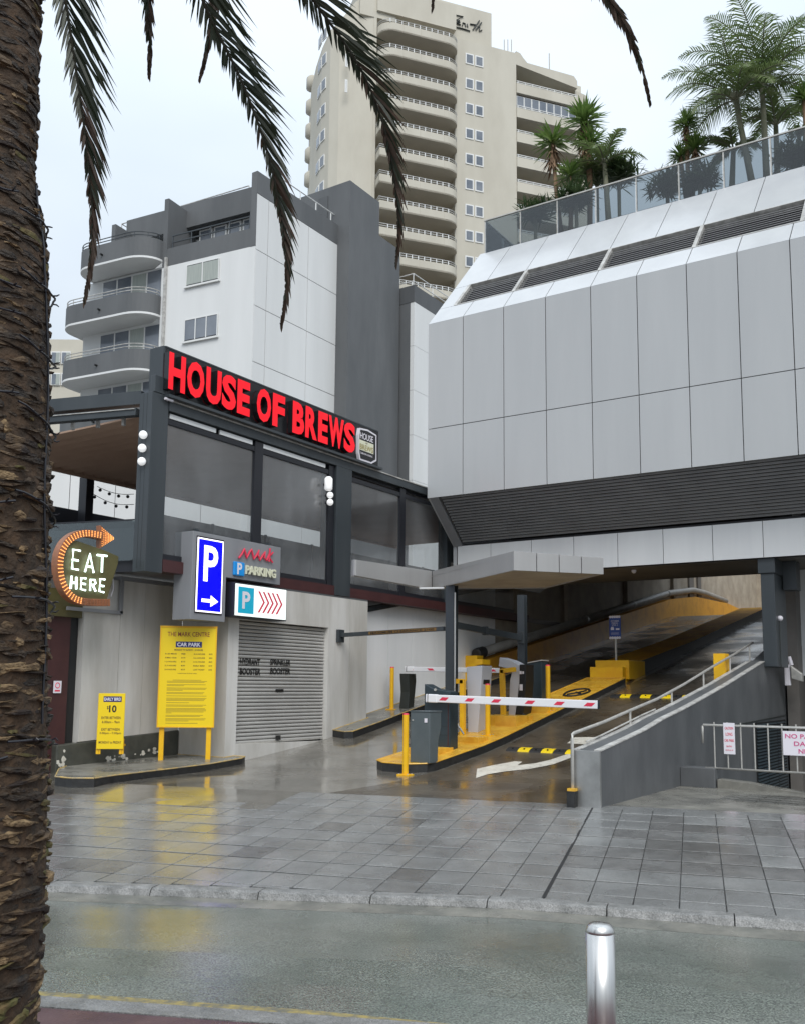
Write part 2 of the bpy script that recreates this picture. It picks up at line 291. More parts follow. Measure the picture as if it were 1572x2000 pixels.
# ================================================================== SETTING
MB().box(-400, 400, -200, 500, -3.2, -3.0).build('ground', 'earth', kind='structure')
# footpath base slab and pavers
fpo = bpy.data.objects.new('footpath', None); COL.objects.link(fpo); fpo['kind'] = 'structure'; BASE['footpath'] = (0, 0, 0)
mb = MB(); ss = list(np.linspace(-24, 16, 41))
for a, b in zip(ss[:-1], ss[1:]):
    ka, kb = kerb_t(a)+.17, kerb_t(b)+.17
    mb.quad(st(a, ka, fz(ka)-.006), st(b, kb, fz(kb)-.006), st(b, 0, -.006), st(a, 0, -.006))
mb.build('paving_bed', 'joint', fpo)
mb = MB()
for a, b in ((4.55, 8.), (8., 12.), (12., 16.), (-24., -16.), (-16., -8.3)):
    ka, kb = kerb_t(a)+.17, kerb_t(b)+.17
    mb.quad(st(a, ka, fz(ka)+.003), st(b, kb, fz(kb)+.003), st(b, -.265, fz(-.265)+.003), st(a, -.265, fz(-.265)+.003))
mb.build('outer_paving', 'paver', fpo)
PW, PD = .43, .53
def paver_mesh(nm, mt):
    mb = MB(); w, d, b = PW/2-.0045, PD/2-.022, .004
    rings = [(w, d, -.04), (w, d, .001), (w-b, d-b, .005)]
    vs = [(sx*a, sy*c, z) for a, c, z in rings for sx, sy in ((-1, -1), (1, -1), (1, 1), (-1, 1))]
    fs = [(i*4+k, i*4+(k+1) % 4, (i+1)*4+(k+1) % 4, (i+1)*4+k) for i in range(2) for k in range(4)]+[(8, 9, 10, 11)]
    me = bpy.data.meshes.new(nm); me.from_pydata(vs, [], fs); me.update(); me.materials.append(M[mt]); return me
pm, pd_ = paver_mesh('paver', 'paver'), paver_mesh('paver_dark', 'paver_dark')
tilt = math.atan(SL); npv = 0; cand = []
for i in range(-24, 12):
    for j in range(0, 12):
        s, t = .27+.43*i+PW/2, -.27-PD*j
        if t-PD/2 < kerb_t(s)+.12: continue
        if s > .3 and t > -.35: pass
        p = st(s, t, fz(t)); x, y, z = proj(p)
        if -10 < x < 1800 and s > -4.46-8.5: cand.append((s, t, p, z, x))
for i in range(-24, 12):
    s = .27+.43*i+PW/2
    js = [j for j in range(0, 12) if -.27-PD*j-PD/2 >= kerb_t(s)+.12]
    t1 = -.27-PD*max(js)-PD/2; t0 = max(kerb_t(s-PW/2), kerb_t(s+PW/2))+.18
    x, y, z = proj(st(s, t1, fz(t1)))
    if -10 < x < 1800 and t1-t0 > .05:
        q = [st(s-PW/2+.007, t0, fz(t0)+.004), st(s+PW/2-.007, t0, fz(t0)+.004), st(s+PW/2-.007, t1-.006, fz(t1)+.004), st(s-PW/2+.007, t1-.006, fz(t1)+.004)]
        MB().prism([p_-ZZ*.03 for p_ in q], ZZ*.03).build('cut_paver', 'paver', fpo)
cand = [c for c in cand if not (c[0] < -4.4 and c[1] > -1.3)]
cand.sort(key=lambda c: c[3])
for s, t, p, z, x in cand:
    dark = (1.1 < s < 5.5 and -3.9 < t < -.6 and random.random() < .8) or (.4 < s < 1.2 and -3.6 < t < -2.6) or (s > 2.6 and -3.9 < t < -3.3) or random.random() < .05
    if x < 60 or s > 4.5 or s < -8.2: continue
    o = bpy.data.objects.new('paver', pd_ if dark else pm); COL.objects.link(o); o.parent = fpo
    o.location = (p[0], p[1], p[2]+random.uniform(-.0015, .002)); o.rotation_euler = (tilt+random.uniform(-.003, .003), random.uniform(-.003, .003), an+random.uniform(-.002, .002)); npv += 1
print('pavers', npv)
MB().quad(st(-4.42, -.262, fz(-.262)+.003), st(6, -.262, fz(-.262)+.003), st(6, -.0, .003), st(-4.42, -.0, .003)).build('border_strip', 'paver', fpo)
MB().prism([st(.245, -5.0, fz(-5.0)-.004), st(.285, -5.0, fz(-5.0)-.004), st(.28, 0, -.004), st(.255, 0, -.004)], ZZ*.011).build('expansion_joint', 'black', fpo)
# plain wet apron left of the pavers
mb = MB(); mb.quad(st(-24, -1.55, fz(-1.55)+.006), st(-4.42, -1.55, fz(-1.55)+.006), st(-4.42, 0, .004), st(-24, 0, .004)); mb.build('apron', 'concrete_wet', fpo)
# kerb and gutter, road, near pavement
def sweep(name, prof, mt, s0=-24, s1=16, n=40, kind='structure', wob=0.):
    mb = MB(); ss = np.linspace(s0, s1, n+1); vs = []; fs = []; q = len(prof)
    for s in ss:
        kt = kerb_t(s)
        for dt, z in prof: vs.append(st(s, kt+dt+wob*rng.uniform(-1, 1), fz(kt)+z+wob*rng.uniform(-1, 1)))
    for i in range(n):
        for k in range(q-1): fs.append((i*q+k, (i+1)*q+k, (i+1)*q+k+1, i*q+k+1))
    mb.add(vs, fs); o = mb.build(name, mt, kind=kind, smooth=False); return o
ko = bpy.data.objects.new('kerb', None); COL.objects.link(ko); ko['kind'] = 'structure'; BASE['kerb'] = (0, 0, 0)
s = -8.3
while s < 6:
    L_ = 1.15 if s < 2 else 1.3; mb = MB(); vs = []; fs = []; prof = [(.165, -.1), (.165, .022), (.03, .02), (0, .004), (-.03, -.055), (-.03, -.2)]; nn_ = 14
    for i in range(nn_+1):
        q = s+.006+(L_-.012)*i/nn_; kt = kerb_t(q)
        for j, (dt, z) in enumerate(prof):
            w_ = .006 if j in (2, 3, 4) else .0
            vs.append(st(q, kt+dt+rng.uniform(-w_, w_), fz(kt)+z+rng.uniform(-w_, w_)))
    for i in range(nn_):
        for k in range(5): fs.append((i*6+k, i*6+k+1, (i+1)*6+k+1, (i+1)*6+k))
    fs += [tuple(range(6)), tuple(nn_*6+k for k in range(6))[::-1]]
    mb.add(vs, fs).build('kerb_stone', 'kerb', ko); s += L_
sweep('gutter', [(-.028, -.058), (-.30, -.082)], 'gutter')
sweep('road', [(-.298, -.083), (-.6, -.074), (-1.0, -.058), (-1.5, -.038), (-2.1, -.028), (-2.7, -.052), (-3.4, -.115)], 'asphalt', n=60)
# near kerb line (runs from hits in the bottom left)
RZ = -.47
a_, b_ = hz(90, 1958, RZ), hz(620, 1996, RZ); dr = (b_-a_)/np.linalg.norm(b_-a_); nr = np.array([-dr[1], dr[0], 0])
def nl(u, v, z): p = a_+dr*u+nr*v; p[2] = z; return p
MB().quad(nl(-12, .0, RZ-.004), nl(30, .0, RZ-.004), nl(30, 2.4, RZ-.03), nl(-12, 2.4, RZ-.03)).build('road_edge', 'asphalt', kind='structure')
MB().quad(nl(-12, .03, RZ+.03), nl(2.9, .03, RZ+.03), nl(2.9, .12, RZ+.029), nl(-12, .12, RZ+.029)).build('yellow_edge_line', 'yline', kind='structure')
mb = MB(); mb.prism([nl(-12, -.0, RZ-.2), nl(-12, -.26, RZ-.2), nl(-12, -.26, RZ+.06), nl(-12, -.04, RZ+.055), nl(-12, -.0, RZ+.02)], dr*42); mb.build('near_kerb', 'kerb', kind='structure')
MB().quad(nl(-12, -.27, RZ+.055), nl(30, -.27, RZ+.055), nl(30, -12, RZ+.1), nl(-12, -12, RZ+.1)).build('near_pavement', mat('dark_red_paving', (.07, .035, .04), (.11, .06, .06), 3, .25, .5, bump=.2, bsc=50), kind='structure')
# driveway: two lanes and ramp
mb = MB(); xs = np.linspace(-14.42, -5.75, 12); Ys = [13.9, 14.5, 15, 15.5, 16, 16.5, 17, 17.5, 18, 18.5, 19, 20, 23, 28, 34, 40, 46, 49, 52, 60, 70]
rows = [[(x, 13.64+(x+5.79)*math.tan(an), .0) for x in xs]]+[[(x, Y, gd(Y)) for x in xs] for Y in Ys]; n = len(xs)
mb.add([p for r_ in rows for p in r_], [(i*n+k, i*n+k+1, (i+1)*n+k+1, (i+1)*n+k) for i in range(len(rows)-1) for k in range(n-1)])
dwy = mb.build('driveway', 'concrete_wet', smooth=True, kind='structure')
mb = MB()
def onramp(name, pts, mt, h=.004, parent=dwy):
    return MB().add([(p[0], p[1], gd(p[1])+h) for p in pts], [tuple(range(len(pts)))]).build(name, mt, parent)
xs2 = (-9.62, -5.76); Yr = [13.65, 14.45, 15, 16, 17, 18, 19, 23, 30, 40, 46, 49, 52, 60]
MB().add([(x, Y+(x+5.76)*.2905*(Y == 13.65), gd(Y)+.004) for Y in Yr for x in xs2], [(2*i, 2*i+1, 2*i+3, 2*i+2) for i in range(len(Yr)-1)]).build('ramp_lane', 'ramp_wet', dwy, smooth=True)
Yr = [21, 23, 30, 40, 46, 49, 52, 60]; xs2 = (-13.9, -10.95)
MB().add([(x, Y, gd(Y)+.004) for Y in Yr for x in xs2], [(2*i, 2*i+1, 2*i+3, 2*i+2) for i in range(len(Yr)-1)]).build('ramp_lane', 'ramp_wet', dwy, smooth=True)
# forecourts
MB().quad((-40, 2, -.002), (-14.42, 11.13, -.002), (-14.42, 40, -.002), (-40, 40, -.002)).build('forecourt', 'concrete_wet', kind='structure')
MB().add([(-5.36, 13.7, -.005), (12, 13.64+17.8*math.tan(an), -.005), (12, 24, -.005), (2, 17.5, -.005), (-5.36, 17.5, -.005)], [(0, 1, 2, 3, 4)]).build('forecourt_right', 'cement', kind='structure')
MB().quad((-5.36, 17.5, -1.6), (12, 17.5, -1.6), (12, 30, -1.6), (-5.36, 30, -1.6)).build('sunken_yard', 'cement', kind='structure')
ft = bpy.data.objects.new('tiled_strip', None); COL.objects.link(ft); ft['kind'] = 'structure'; BASE['tiled_strip'] = (0, 0, 0)
tm = MB().box(-.142, .142, -.142, .142, -.02, .004); tme = None
for i in range(14):
    for j in range(4):
        X, Y = -4.1+.3*i, 15.75+.3*j
        if tme is None: o = tm.build('tile', mat('glossy_dark_tile', (.10, .10, .09), (.17, .165, .15), 2, .08, .3, rnd=.25), ft); tme = o.data
        else: o = bpy.data.objects.new('tile', tme); COL.objects.link(o); o.parent = ft
        o.location = (X, Y, 0)
# ramp markings
def marking(px, mt='marking', name='painted_arrow'):
    pts = []
    for x, y in px:
        lo = 0.
        for i in range(4000):
            t = .35+i*.00025*1.0; p = CAM+ray(x, y)*t/100.*1.0
            if p[2] < gd(p[1]): break
        # refine along ray
        a, b = 0.001, .03
        for _ in range(40):
            mI = (a+b)/2; p = CAM+ray(x, y)*mI
            if p[2] < gd(p[1]): b = mI
            else: a = mI
        pts.append(p)
    return onramp(name, pts, mt, .009)
marking([(929, 1521), (931, 1503), (962, 1496), (1005, 1488), (1019, 1489), (1010, 1496), (1045, 1492), (1075, 1485), (1108, 1474), (1122, 1474), (1112, 1482), (1080, 1494), (1035, 1503), (985, 1508), (950, 1514)])
marking([(1107, 1453), (1122, 1441), (1180, 1441), (1175, 1447), (1150, 1455)], name='painted_panel')
mb = MB()
cpt = np.array([-7.45, 19.75, 0]); ring = [(cpt[0]+.42*math.cos(q), cpt[1]+.5*math.sin(q), gd(cpt[1]+.5*math.sin(q))+.02) for q in np.linspace(0, 2*math.pi, 20)]
mb.tube(ring, .03, 4, False).build('painted_ring', 'black', dwy)
# ================================================================== CAR PARK BUILDING (right)
YF, YC = 22.78, 24.2; ZB, ZJ, ZT = 7.12, 9.15, 12.33; MT = (25.95, 15.78)
cp = thing('car_park_building', 'large silver panelled building overhanging the car park ramp, with louvred soffit and sloped roof edge', 'building', (-5, 24, 0))
xe = [-14.13, -12.96]+[-12.96+1.29*i for i in range(1, 16)]
xe = [-14.13, -12.955, -11.66, -10.385, -9.08, -7.82, -6.54, -5.30, -4.09]+[-4.09+1.27*i for i in range(1, 9)]
JG = .011
B('backing_wall', 'sub', cp, xe[0]+.03, xe[-1], YF+.035, YF+.3, ZB+.02, ZT-.02)
for a, b in zip(xe[:-1], xe[1:]):
    B('wall_panel', 'panel', cp, a+JG, b-JG, YF, YF+.03, ZJ+JG, ZT-.005)
    B('wall_panel', 'panel', cp, a+JG, b-JG, YF, YF+.03, ZB, ZJ-JG)
# sloped roof edge
ma = np.array([0, YF, ZT]); mbv = np.array([0, MT[0], MT[1]]); ML = np.linalg.norm(mbv-ma); mu = (mbv-ma)/ML; mn_ = np.array([0, -mu[2], mu[1]])
def ms(x, v, off=0.): p = ma+mu*v+mn_*off; p = p.copy(); p[0] = x; return p
def mpan(name, x0, x1, v0, v1, mt, th=.03, skew=0., parent=cp): return MB().prism([ms(x0, v0), ms(x1, v0), ms(x1+skew, v1), ms(x0+skew, v1)], -mn_*th).build(name, mt, parent)
MB().prism([ms(xe[0]+.03, .0, -.26), ms(xe[-1], .0, -.26), ms(xe[-1], ML, -.26), ms(xe[0]+.03, ML, -.26)], -mn_*.2).build('roof_edge_backing', 'sub', cp)
V0, V1 = .93, 2.25
for i, (a, b) in enumerate(zip(xe[:-1], xe[1:])): mpan('roof_edge_panel', a+JG, b-JG, .004, V0-.01, 'panelu')
mpan('roof_edge_panel', xe[0]+JG, -13.62, V0+.005, V1-.005, 'panelu')
xu = [-14.13, -13.0]+[-13.0+1.3*i for i in range(1, 17)]
for a, b in zip(xu[:-1], xu[1:]): mpan('upper_roof_panel', a+JG, b-JG, V1+.01, ML, 'panelu')
for v_ in (V0-.005, V1): MB().prism([ms(-13.62, v_, .012), ms(6, v_, .012), ms(6, v_+.03, .012), ms(-13.62, v_+.03, .012)], -mn_*.25).build('louvre_frame_rail', 'galvw', cp)
divs = [-13.6, -11.68, -9.08, -6.52, -3.9, -1.3, 1.3]
for d in divs: MB().prism([ms(d-.05, V0+.03, .01), ms(d+.05, V0+.03, .01), ms(d+.05, V1-.002, .01), ms(d-.05, V1-.002, .01)], -mn_*.2).build('louvre_divider', 'galvw', cp)
for a, b in zip(divs[:-1], divs[1:]):
    for k in range(9):
        v = V0+.10+k*(V1-V0-.10)/9
        MB().obox((ms(a+.05, v, -.07)+ms(b-.05, v, -.07))/2, XX*((b-a)/2-.055), np.array([0, .03, .010]), mu*.017).build('roof_louvre_slat', 'louvd', cp)
# left end wall of building
MB().prism([(xe[0]+.02, YF+.02, ZB), (xe[0]+.02, YF+.02, ZT), (xe[0]+.02, MT[0], MT[1]-.05), (xe[0]+.02, 46, MT[1]-.05), (xe[0]+.02, 46, 7.5), (xe[0]+.02, 35, 7.0), (xe[0]+.02, 30, 5.0), (xe[0]+.02, YC+.05, 5.0), (xe[0]+.02, YC+.05, 5.9)], (.12, 0, 0)).build('end_wall', 'panel', cp)
B('roof_deck', 'cement', cp, xe[0]+.15, xe[-1], MT[0]+.01, 46, MT[1]-.35, MT[1]-.08)  # deck cut short, out of view, to let sky light down to the ramp
# soffit louvre
sa, sb = np.array([0, YF+.04, ZB+.0]), np.array([0, YC, 5.9]); su = (sb-sa); SLn = np.linalg.norm(su); su /= SLn; sn = np.array([0, su[2], -su[1]])
def sp(x, v, off=0.): p = sa+su*v+sn*off; p = p.copy(); p[0] = x; return p
MB().prism([sp(-13.9, 0, -.14), sp(6, 0, -.14), sp(6, SLn, -.14), sp(-13.9, SLn, -.14)], -sn*.06).build('soffit_backing', 'sub', cp)
for k in range(17):
    v = .07+k*(SLn-.1)/17
    MB().obox((sp(-13.72, v, -.05)+sp(6, v, -.05))/2, XX*9.86, su*.030+sn*.018, su*-.018+sn*.03).build('soffit_louvre_slat', 'louv', cp, bevel=.006)
MB().prism([sp(-14.05, -.02, .02), sp(-13.78, -.02, .02), sp(-13.78, SLn, .02), sp(-14.05, SLn, .02)], -sn*.2).build('soffit_edge_trim', 'alu', cp)
fx = [-13.94, -13.1+.0]; fx = [-13.94]+[float(hy(q, 1080, YC)[0]) for q in (958, 1037, 1120, 1206, 1295, 1392, 1491)]; fx += [fx[-1]+1.24*i for i in range(1, 8)]
FZ0 = 4.98
for a, b in zip(fx[:-1], fx[1:]): B('fascia_panel', 'panelw', cp, a+.008, b-.008, YC, YC+.03, FZ0, 5.89)
B('fascia_beam', 'sub', cp, -13.94, fx[-1], YC+.032, YC+.4, FZ0+.02, 5.95)
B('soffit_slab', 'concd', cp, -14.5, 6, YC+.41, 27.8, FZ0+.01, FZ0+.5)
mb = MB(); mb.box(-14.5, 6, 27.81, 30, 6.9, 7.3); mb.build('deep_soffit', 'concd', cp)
B('ramp_ceiling', 'concd', cp, -14.8, -3, 30.01, 46, 9.0, 9.3)  # ceiling stops early; the unseen opening behind it is shaped to light the ramp
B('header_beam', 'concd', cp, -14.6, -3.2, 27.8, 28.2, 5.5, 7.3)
# column
cx0, cx1 = float(hy(1487, 1180, 24.35)[0]), float(hy(1514, 1180, 24.35)[0])
col = MB().box(cx0, cx1, 24.35, 25.6, 2.3, 4.6).box(cx0-.05, cx1+.03, 24.3, 25.7, 4.6, FZ0-.003); col.build('support_column', 'steelp', cp, bevel=.012)
B('column_bracket', 'steelp', cp, cx1+.03, cx1+.35, 25.2, 25.7, 4.25, FZ0-.004)
wx0 = float(hy(1538, 1320, 27.2)[0]); wz0 = float(hy(1550, 1320, 27.2)[2])
B('end_panel_wall', 'wallp', cp, wx0, wx0+1.18, 27.2, 27.35, wz0, FZ0); B('end_panel_wall', 'wallp', cp, wx0+1.2, 4, 27.2, 27.35, wz0, FZ0)
B('recess_wall', 'cabd', cp, -5.0, 5, 27.5, 27.7, -1.6, wz0+.3)
B('ramp_side_wall', 'concd', cp, -5.3, -5.0, 26.6, 70, -1.6, 9.0)
B('door_hatch', 'wallp', cp, *sorted((float(hy(1553, 1250, 27.19)[0]), float(hy(1553, 1250, 27.19)[0])+.9)), 27.18, 27.199, float(hy(1553, 1262, 27.19)[2]), float(hy(1553, 1222, 27.19)[2]))
# roof balustrade
gb = thing('roof_balustrade', 'tinted glass balustrade with steel posts along the roof garden edge', 'balustrade', (-9, MT[0], MT[1]))
gxs = [-13.94+1.27*i for i in range(0, 15)]; GY = MT[0]-.02
for a, b in zip(gxs[:-1], gxs[1:]): B('glass_panel', 'bal', gb, a+.03, b-.03, GY, GY+.012, MT[1]-.02, 16.84)
for a in gxs: B('post', 'galv', gb, a-.022, a+.022, GY+.014, GY+.06, MT[1]-.1, 16.86)
B('top_rail', 'galv', gb, gxs[0]-.03, gxs[-1], GY-.01, GY+.045, 16.862, 16.90)
for k in range(5): B('glass_panel', 'bal', gb, -13.95, -13.938, GY+.08+k*1.3, GY+1.36+k*1.3, MT[1]-.08, 16.84)
B('side_rail', 'galv', gb, -13.97, -13.92, GY+.05, GY+7, 16.86, 16.90)
# ================================================================== RAMP WALLS
X3 = -14.8
pw = thing('ramp_side_wall', 'white panelled wall with dark sloping coping rising beside the left lane', 'wall', (X3, 22, 0))
ys = [20.2]+[float(hx(q, 1300, X3)[1]) for q in (757, 805, 850, 892, 931, 967)]
def top3(Y): return 3.72+(Y-20.83)*.178
for a, b in zip(ys[:-1], ys[1:]):
    MB().prism([(X3, a+.006, gd(a)-.3), (X3, b-.006, gd(b)-.3), (X3, b-.006, top3(b)), (X3, a+.006, top3(a))], (-.03, 0, 0)).build('wall_panel', 'wallp', pw)
MB().prism([(X3-.035, 20.2, -.5), (X3-.035, 28.2, 1), (X3-.035, 28.2, top3(28.2)), (X3-.035, 20.2, top3(20.2))], (-.2, 0, 0)).build('backing', 'sub', pw)
MB().prism([(X3+.04, 20.15, top3(20.15)+.002), (X3+.04, 28.2, top3(28.2)+.002), (X3+.04, 28.2, top3(28.2)+.13), (X3+.04, 20.15, top3(20.15)+.13)], (-.3, 0, 0)).build('coping', 'steelp', pw)
cw = thing('concrete_ramp_wall', 'brown raw concrete wall with ribs above the yellow dado inside the ramp', 'wall', (X3, 40, 0))
MB().prism([(X3, 28.22, 1.5), (X3, 70, 4), (X3, 70, 12), (X3, 45, 12), (X3, 45, 9.0), (X3, 28.22, 9.0)], (-.3, 0, 0)).build('wall', 'conc', cw)
for Y in (34.2, 40.8, 47.5): B('rib', 'conc', cw, X3, X3+.16, Y-.25, Y+.25, gd(Y)+1, 8.1)
B('end_wall', 'conc', cw, -15, -4, 66, 66.3, 5, 13)
mb = MB(); mb.box(X3+.001, X3+.1, 50.2, 51, 6.6, 9.5); mb.box(X3+.001, X3+.1, 51.8, 52.4, 6.6, 9.5); mb.build('riser_duct', 'concd', cw)
yd = thing('yellow_dado_wall', 'orange yellow kerb wall running up the left side of the ramp', 'wall', (X3+.1, 40, 0))
pts = [(26.6, 1.2, 2.55), (46.0, 4.8, 6.1), (50.4, 5.3, 6.6), (57, 5.3, 6.75), (66, 5.4, 6.3)]
for (a, a0, a1), (b, b0, b1) in zip(pts[:-1], pts[1:]): MB().prism([(X3+.36, a, a0), (X3+.36, b, b0), (X3+.36, b, b1), (X3+.36, a, a1)], (-.35, 0, 0)).build('wall_section', 'yellowr', yd)
B('end_pier', 'yellow', yd, X3+.002, X3+.42, 26.2, 26.6, 1, 2.72)
pp = thing('drain_pipe', 'thick grey drain pipe with black rubber end cap climbing above the yellow wall', 'pipe', (X3+.25, 26.5, 2.8))
pl = [(X3+.22, 26.95, 2.86), (X3+.22, 46.2, 6.43), (X3+.22, 50.3, 6.95), (X3+.22, 52.5, 7.0), (X3+.22, 57, 6.9)]
MB().tube(pl, .15, 16).build('pipe', 'pvc', pp, smooth=True)
for Y in (30, 35.5, 41, 46): z = interp(Y, [26.95, 46.2], [2.86, 6.43]); MB().cyl((X3+.22, Y-.06, z-.011), (X3+.22, Y+.06, z+.011), .17, 16).build('collar', 'pvc', pp)
MB().tube([(X3+.22, 26.5, 2.78), (X3+.22, 26.52, 2.783), (X3+.22, 26.7, 2.815), (X3+.22, 26.71, 2.815), (X3+.22, 26.96, 2.862)], [.12, .17, .185, .165, .18], 16).build('end_cap', 'rubber', pp, smooth=False)
# right parapet
XP = -5.36
_pp = [hx(*q, XP) for q in ((1172, 1466), (1255, 1428), (1294, 1404), (1340, 1382), (1386, 1356), (1418, 1338), (1467, 1307), (1514, 1278))]
def ptop(Y): return interp(Y, [float(q[1]) for q in _pp], [float(q[2])-.02 for q in _pp])
pr = thing('parapet_wall', 'grey painted parapet wall with stainless end cap climbing beside the ramp', 'wall', (XP, 13.6, 0))
Yp = [13.56, 14.6, 15.6, 16.6, 17.5, 18.5, 20.9, 22.3, 23.7, 24.34]
MB().prism([(XP, y, ptop(y)) for y in Yp]+[(XP, 24.34, -1.6), (XP, 17.5, -1.6), (XP, 17.5, -.2), (XP, 13.56, -.2)], (-.42, 0, 0)).build('wall', 'parapet', pr)
MB().prism([(XP, 24.345, ptop(24.35)), (XP, 27.15, 3.1), (XP, 27.15, -1.6), (XP, 24.345, -1.6)], (-.3, 0, 0)).build('wall', 'parapet', pr)
MB().box(XP-.435, XP+.012, 13.50, 13.556, -.05, ptop(13.5)+.01).build('end_cap', 'endcap', pr, bevel=.004)
for nm_, x0, x1, mt, h0 in (('coping_strip', XP+.012, XP-.1, 'galvw', .022), ('coping_strip', XP-.33, XP-.43, 'galvw', .022), ('coping_tray', XP-.1, XP-.33, 'parapet', .012)):
    mb = MB(); Yq = [13.56, 14.6, 15.6, 16.6, 17.5, 18.5, 19.7, 20.9, 22.3, 23.7, 24.34]
    for a, b in zip(Yq[:-1], Yq[1:]): mb.prism([(x0, a, ptop(a)+.001), (x0, b, ptop(b)+.001), (x0, b, ptop(b)+h0), (x0, a, ptop(a)+h0)], (x1-x0, 0, 0))
    mb.build(nm_, mt, pr)
# louvre door recess in the parapet outer face
dy0, dy1 = float(hx(1476, 1470, XP)[1]), float(hx(1535, 1470, XP)[1]); dz1 = float(hx(1476, 1412, XP)[2])
B('louvre_door_frame', 'black', pr, XP+.001, XP+.02, dy0, dy1, -1.5, dz1)
for k in range(34):
    z = dz1-.06-k*.075
    if z < -1.45: break
    for a, b in ((dy0+.05, (2*dy0+dy1)/3-.03), ((2*dy0+dy1)/3+.03, (dy0+2*dy1)/3-.03), ((dy0+2*dy1)/3+.03, dy1-.05)): MB().obox((XP+.03, (a+b)/2, z), XY*((b-a)/2), (.014, 0, -.016), (.002, 0, .004)).build('door_slat', 'cabd', pr)
ry0 = float(hx(1414, 1420, XP)[1]); rz = float(hx(1414, 1420, XP)[2])
MB().tube([(XP+.02, ry0, rz-.35), (XP+.02, ry0, rz-.02), (XP+.02, ry0+.15, rz), (XP+.02, 26.5, rz+.12)], .014, 6).build('conduit', 'cabb', pr)
# handrail on parapet
hr = thing('ramp_handrail', 'galvanised tube handrail on posts along the ramp side of the parapet', 'handrail', (XP-.38, 13.6, 0))
XR = XP-.40
def rp_(x, y): return hx(x, y, XR)
path = [(XR, 13.45, -.02), (XR, 13.45, float(rp_(1127, 1436)[2]))]
tp = [rp_(*q) for q in ((1134, 1431), (1180, 1410), (1230, 1388), (1282, 1366), (1335, 1337), (1390, 1303), (1437, 1276), (1470, 1255))]
tp = [p for p in tp]; tp[0] = np.array([XR, 13.53, tp[0][2]])
MB().tube(path[:1]+[(XR, 13.45, tp[0][2]-.08), (XR, 13.47, tp[0][2]-.02)]+tp, .026, 10).build('top_rail', 'galv', hr, smooth=True)
for q in (1230, 1310, 1372, 1424, 1463):
    ii = [i for i in range(len(tp)-1) if proj(tp[i])[0] <= q <= proj(tp[i+1])[0]+1]
    i = ii[0] if ii else len(tp)-2; f = (q-proj(tp[i])[0])/(proj(tp[i+1])[0]-proj(tp[i])[0]); P = tp[i]*(1-f)+tp[i+1]*f
    MB().cyl((XR, P[1], ptop(P[1])-.02), (XR, P[1], P[2]), .02, 8).build('post', 'galv', hr)
MB().tube([(XR+.0, y, ptop(y)+.06) for y in (14.0, 14.6, 16.6, 17.3)], .015, 8).build('lower_rail', 'galvw', hr)
B('post_base', 'yellowi', hr, XR-.06, XR+.06, 13.38, 13.49, .22, .26); B('base_block', 'rubber', hr, XR-.06, XR+.06, 13.36, 13.49, -.02, .22)
blk = B('yellow_marker_block', 'yellow', None, XP-.75, XP-.48, 22.6, 22.95, gd(22.7), float(hx(1465, 1283, XP-.5)[2])+.0); tag(blk, 'small yellow block behind the parapet handrail near the column', 'marker block')
# pedestal, kerb lip, railing
PY_ = 17.55
pe = MB().box(XP+.003, XP+.62, PY_-.15, PY_+.25, -.01, float(hy(1350, 1498, PY_)[2])); tag(pe.build('pedestal_block', 'parapet', bevel=.01), 'low grey block against the parapet at the end of the railing', 'block')
mb = MB(); mb.prism([(-4.72, PY_-.08, -.01), (-3.2, PY_-.08, -.01), (-3.2, PY_-.08, .0), (-3.7, PY_-.08, .05), (-4.2, PY_-.08, .12), (-4.72, PY_-.08, .15)], (0, .3, 0)); o = mb.build('kerb_lip', 'cement', bevel=.01); tag(o, 'low mossy concrete kerb curving down below the railing', 'kerb')
rl = thing('yard_railing', 'galvanised steel railing above the sunken yard beside the grey parapet', 'railing', (-4.5, PY_, 0))
za, zb = float(hy(1372, 1416, PY_)[2]), float(hy(1378, 1500, PY_)[2]); xa = float(hy(1371, 1416, PY_)[0])
MB().tube([(xa, PY_, za-.33), (xa, PY_, za-.02), (xa+.02, PY_, za), (3, PY_, za)], .022, 10).build('top_rail', 'galv', rl, smooth=True); MB().cyl((xa+.04, PY_, zb), (3, PY_, zb), .02, 10).build('bottom_rail', 'galv', rl, smooth=True)
for i in range(24): X = xa+.21+i*.232; MB().cyl((X, PY_, zb), (X, PY_, za+.055), .013, 8).build('bar', 'galv', rl)
s1 = thing('parking_notice', 'white notice with pink lettering NO PARKING hung on the yard railing', 'sign', (-3.3, PY_-.05, .4))
sx0 = float(hy(1529, 1450, PY_-.04)[0]); sz0, sz1 = float(hy(1529, 1475, PY_-.04)[2]), float(hy(1529, 1428, PY_-.04)[2])
B('sign_panel', 'signw', s1, sx0, sx0+.85, PY_-.045, PY_-.03, sz0, sz1)
for k, tx in enumerate(('NO PARKING', 'DAY OR', 'NIGHT')): txt(tx, (sx0+.43, PY_-.047, sz1-.085-.125*k), XX, ZZ, .78 if k == 0 else (.5 if k == 1 else .36), .078, .002, 'pink', s1, bold=.015)
s2 = thing('upright_notice', 'narrow white notice with red print tied to the left end of the railing', 'sign', (-4.4, PY_-.05, .4))
q0, q1 = hy(1412, 1412, PY_-.04), hy(1436, 1474, PY_-.04)
B('sign_panel', 'signw', s2, q0[0], q1[0], PY_-.045, PY_-.03, q1[2], q0[2])
wq = q1[0]-q0[0]; hq = q0[2]-q1[2]
for tx, f, w_, h_ in (('CAUTION', .17, .75, .07), ('LONG', .36, .6, .08), ('CAR PARK', .56, .85, .07), ('ENTRY', .75, .5, .04), ('ONLY', .87, .7, .03)): txt(tx, ((q0[0]+q1[0])/2, PY_-.047, q0[2]-hq*f), XX, ZZ, wq*w_, hq*h_*1.2, .002, 'redm', s2)
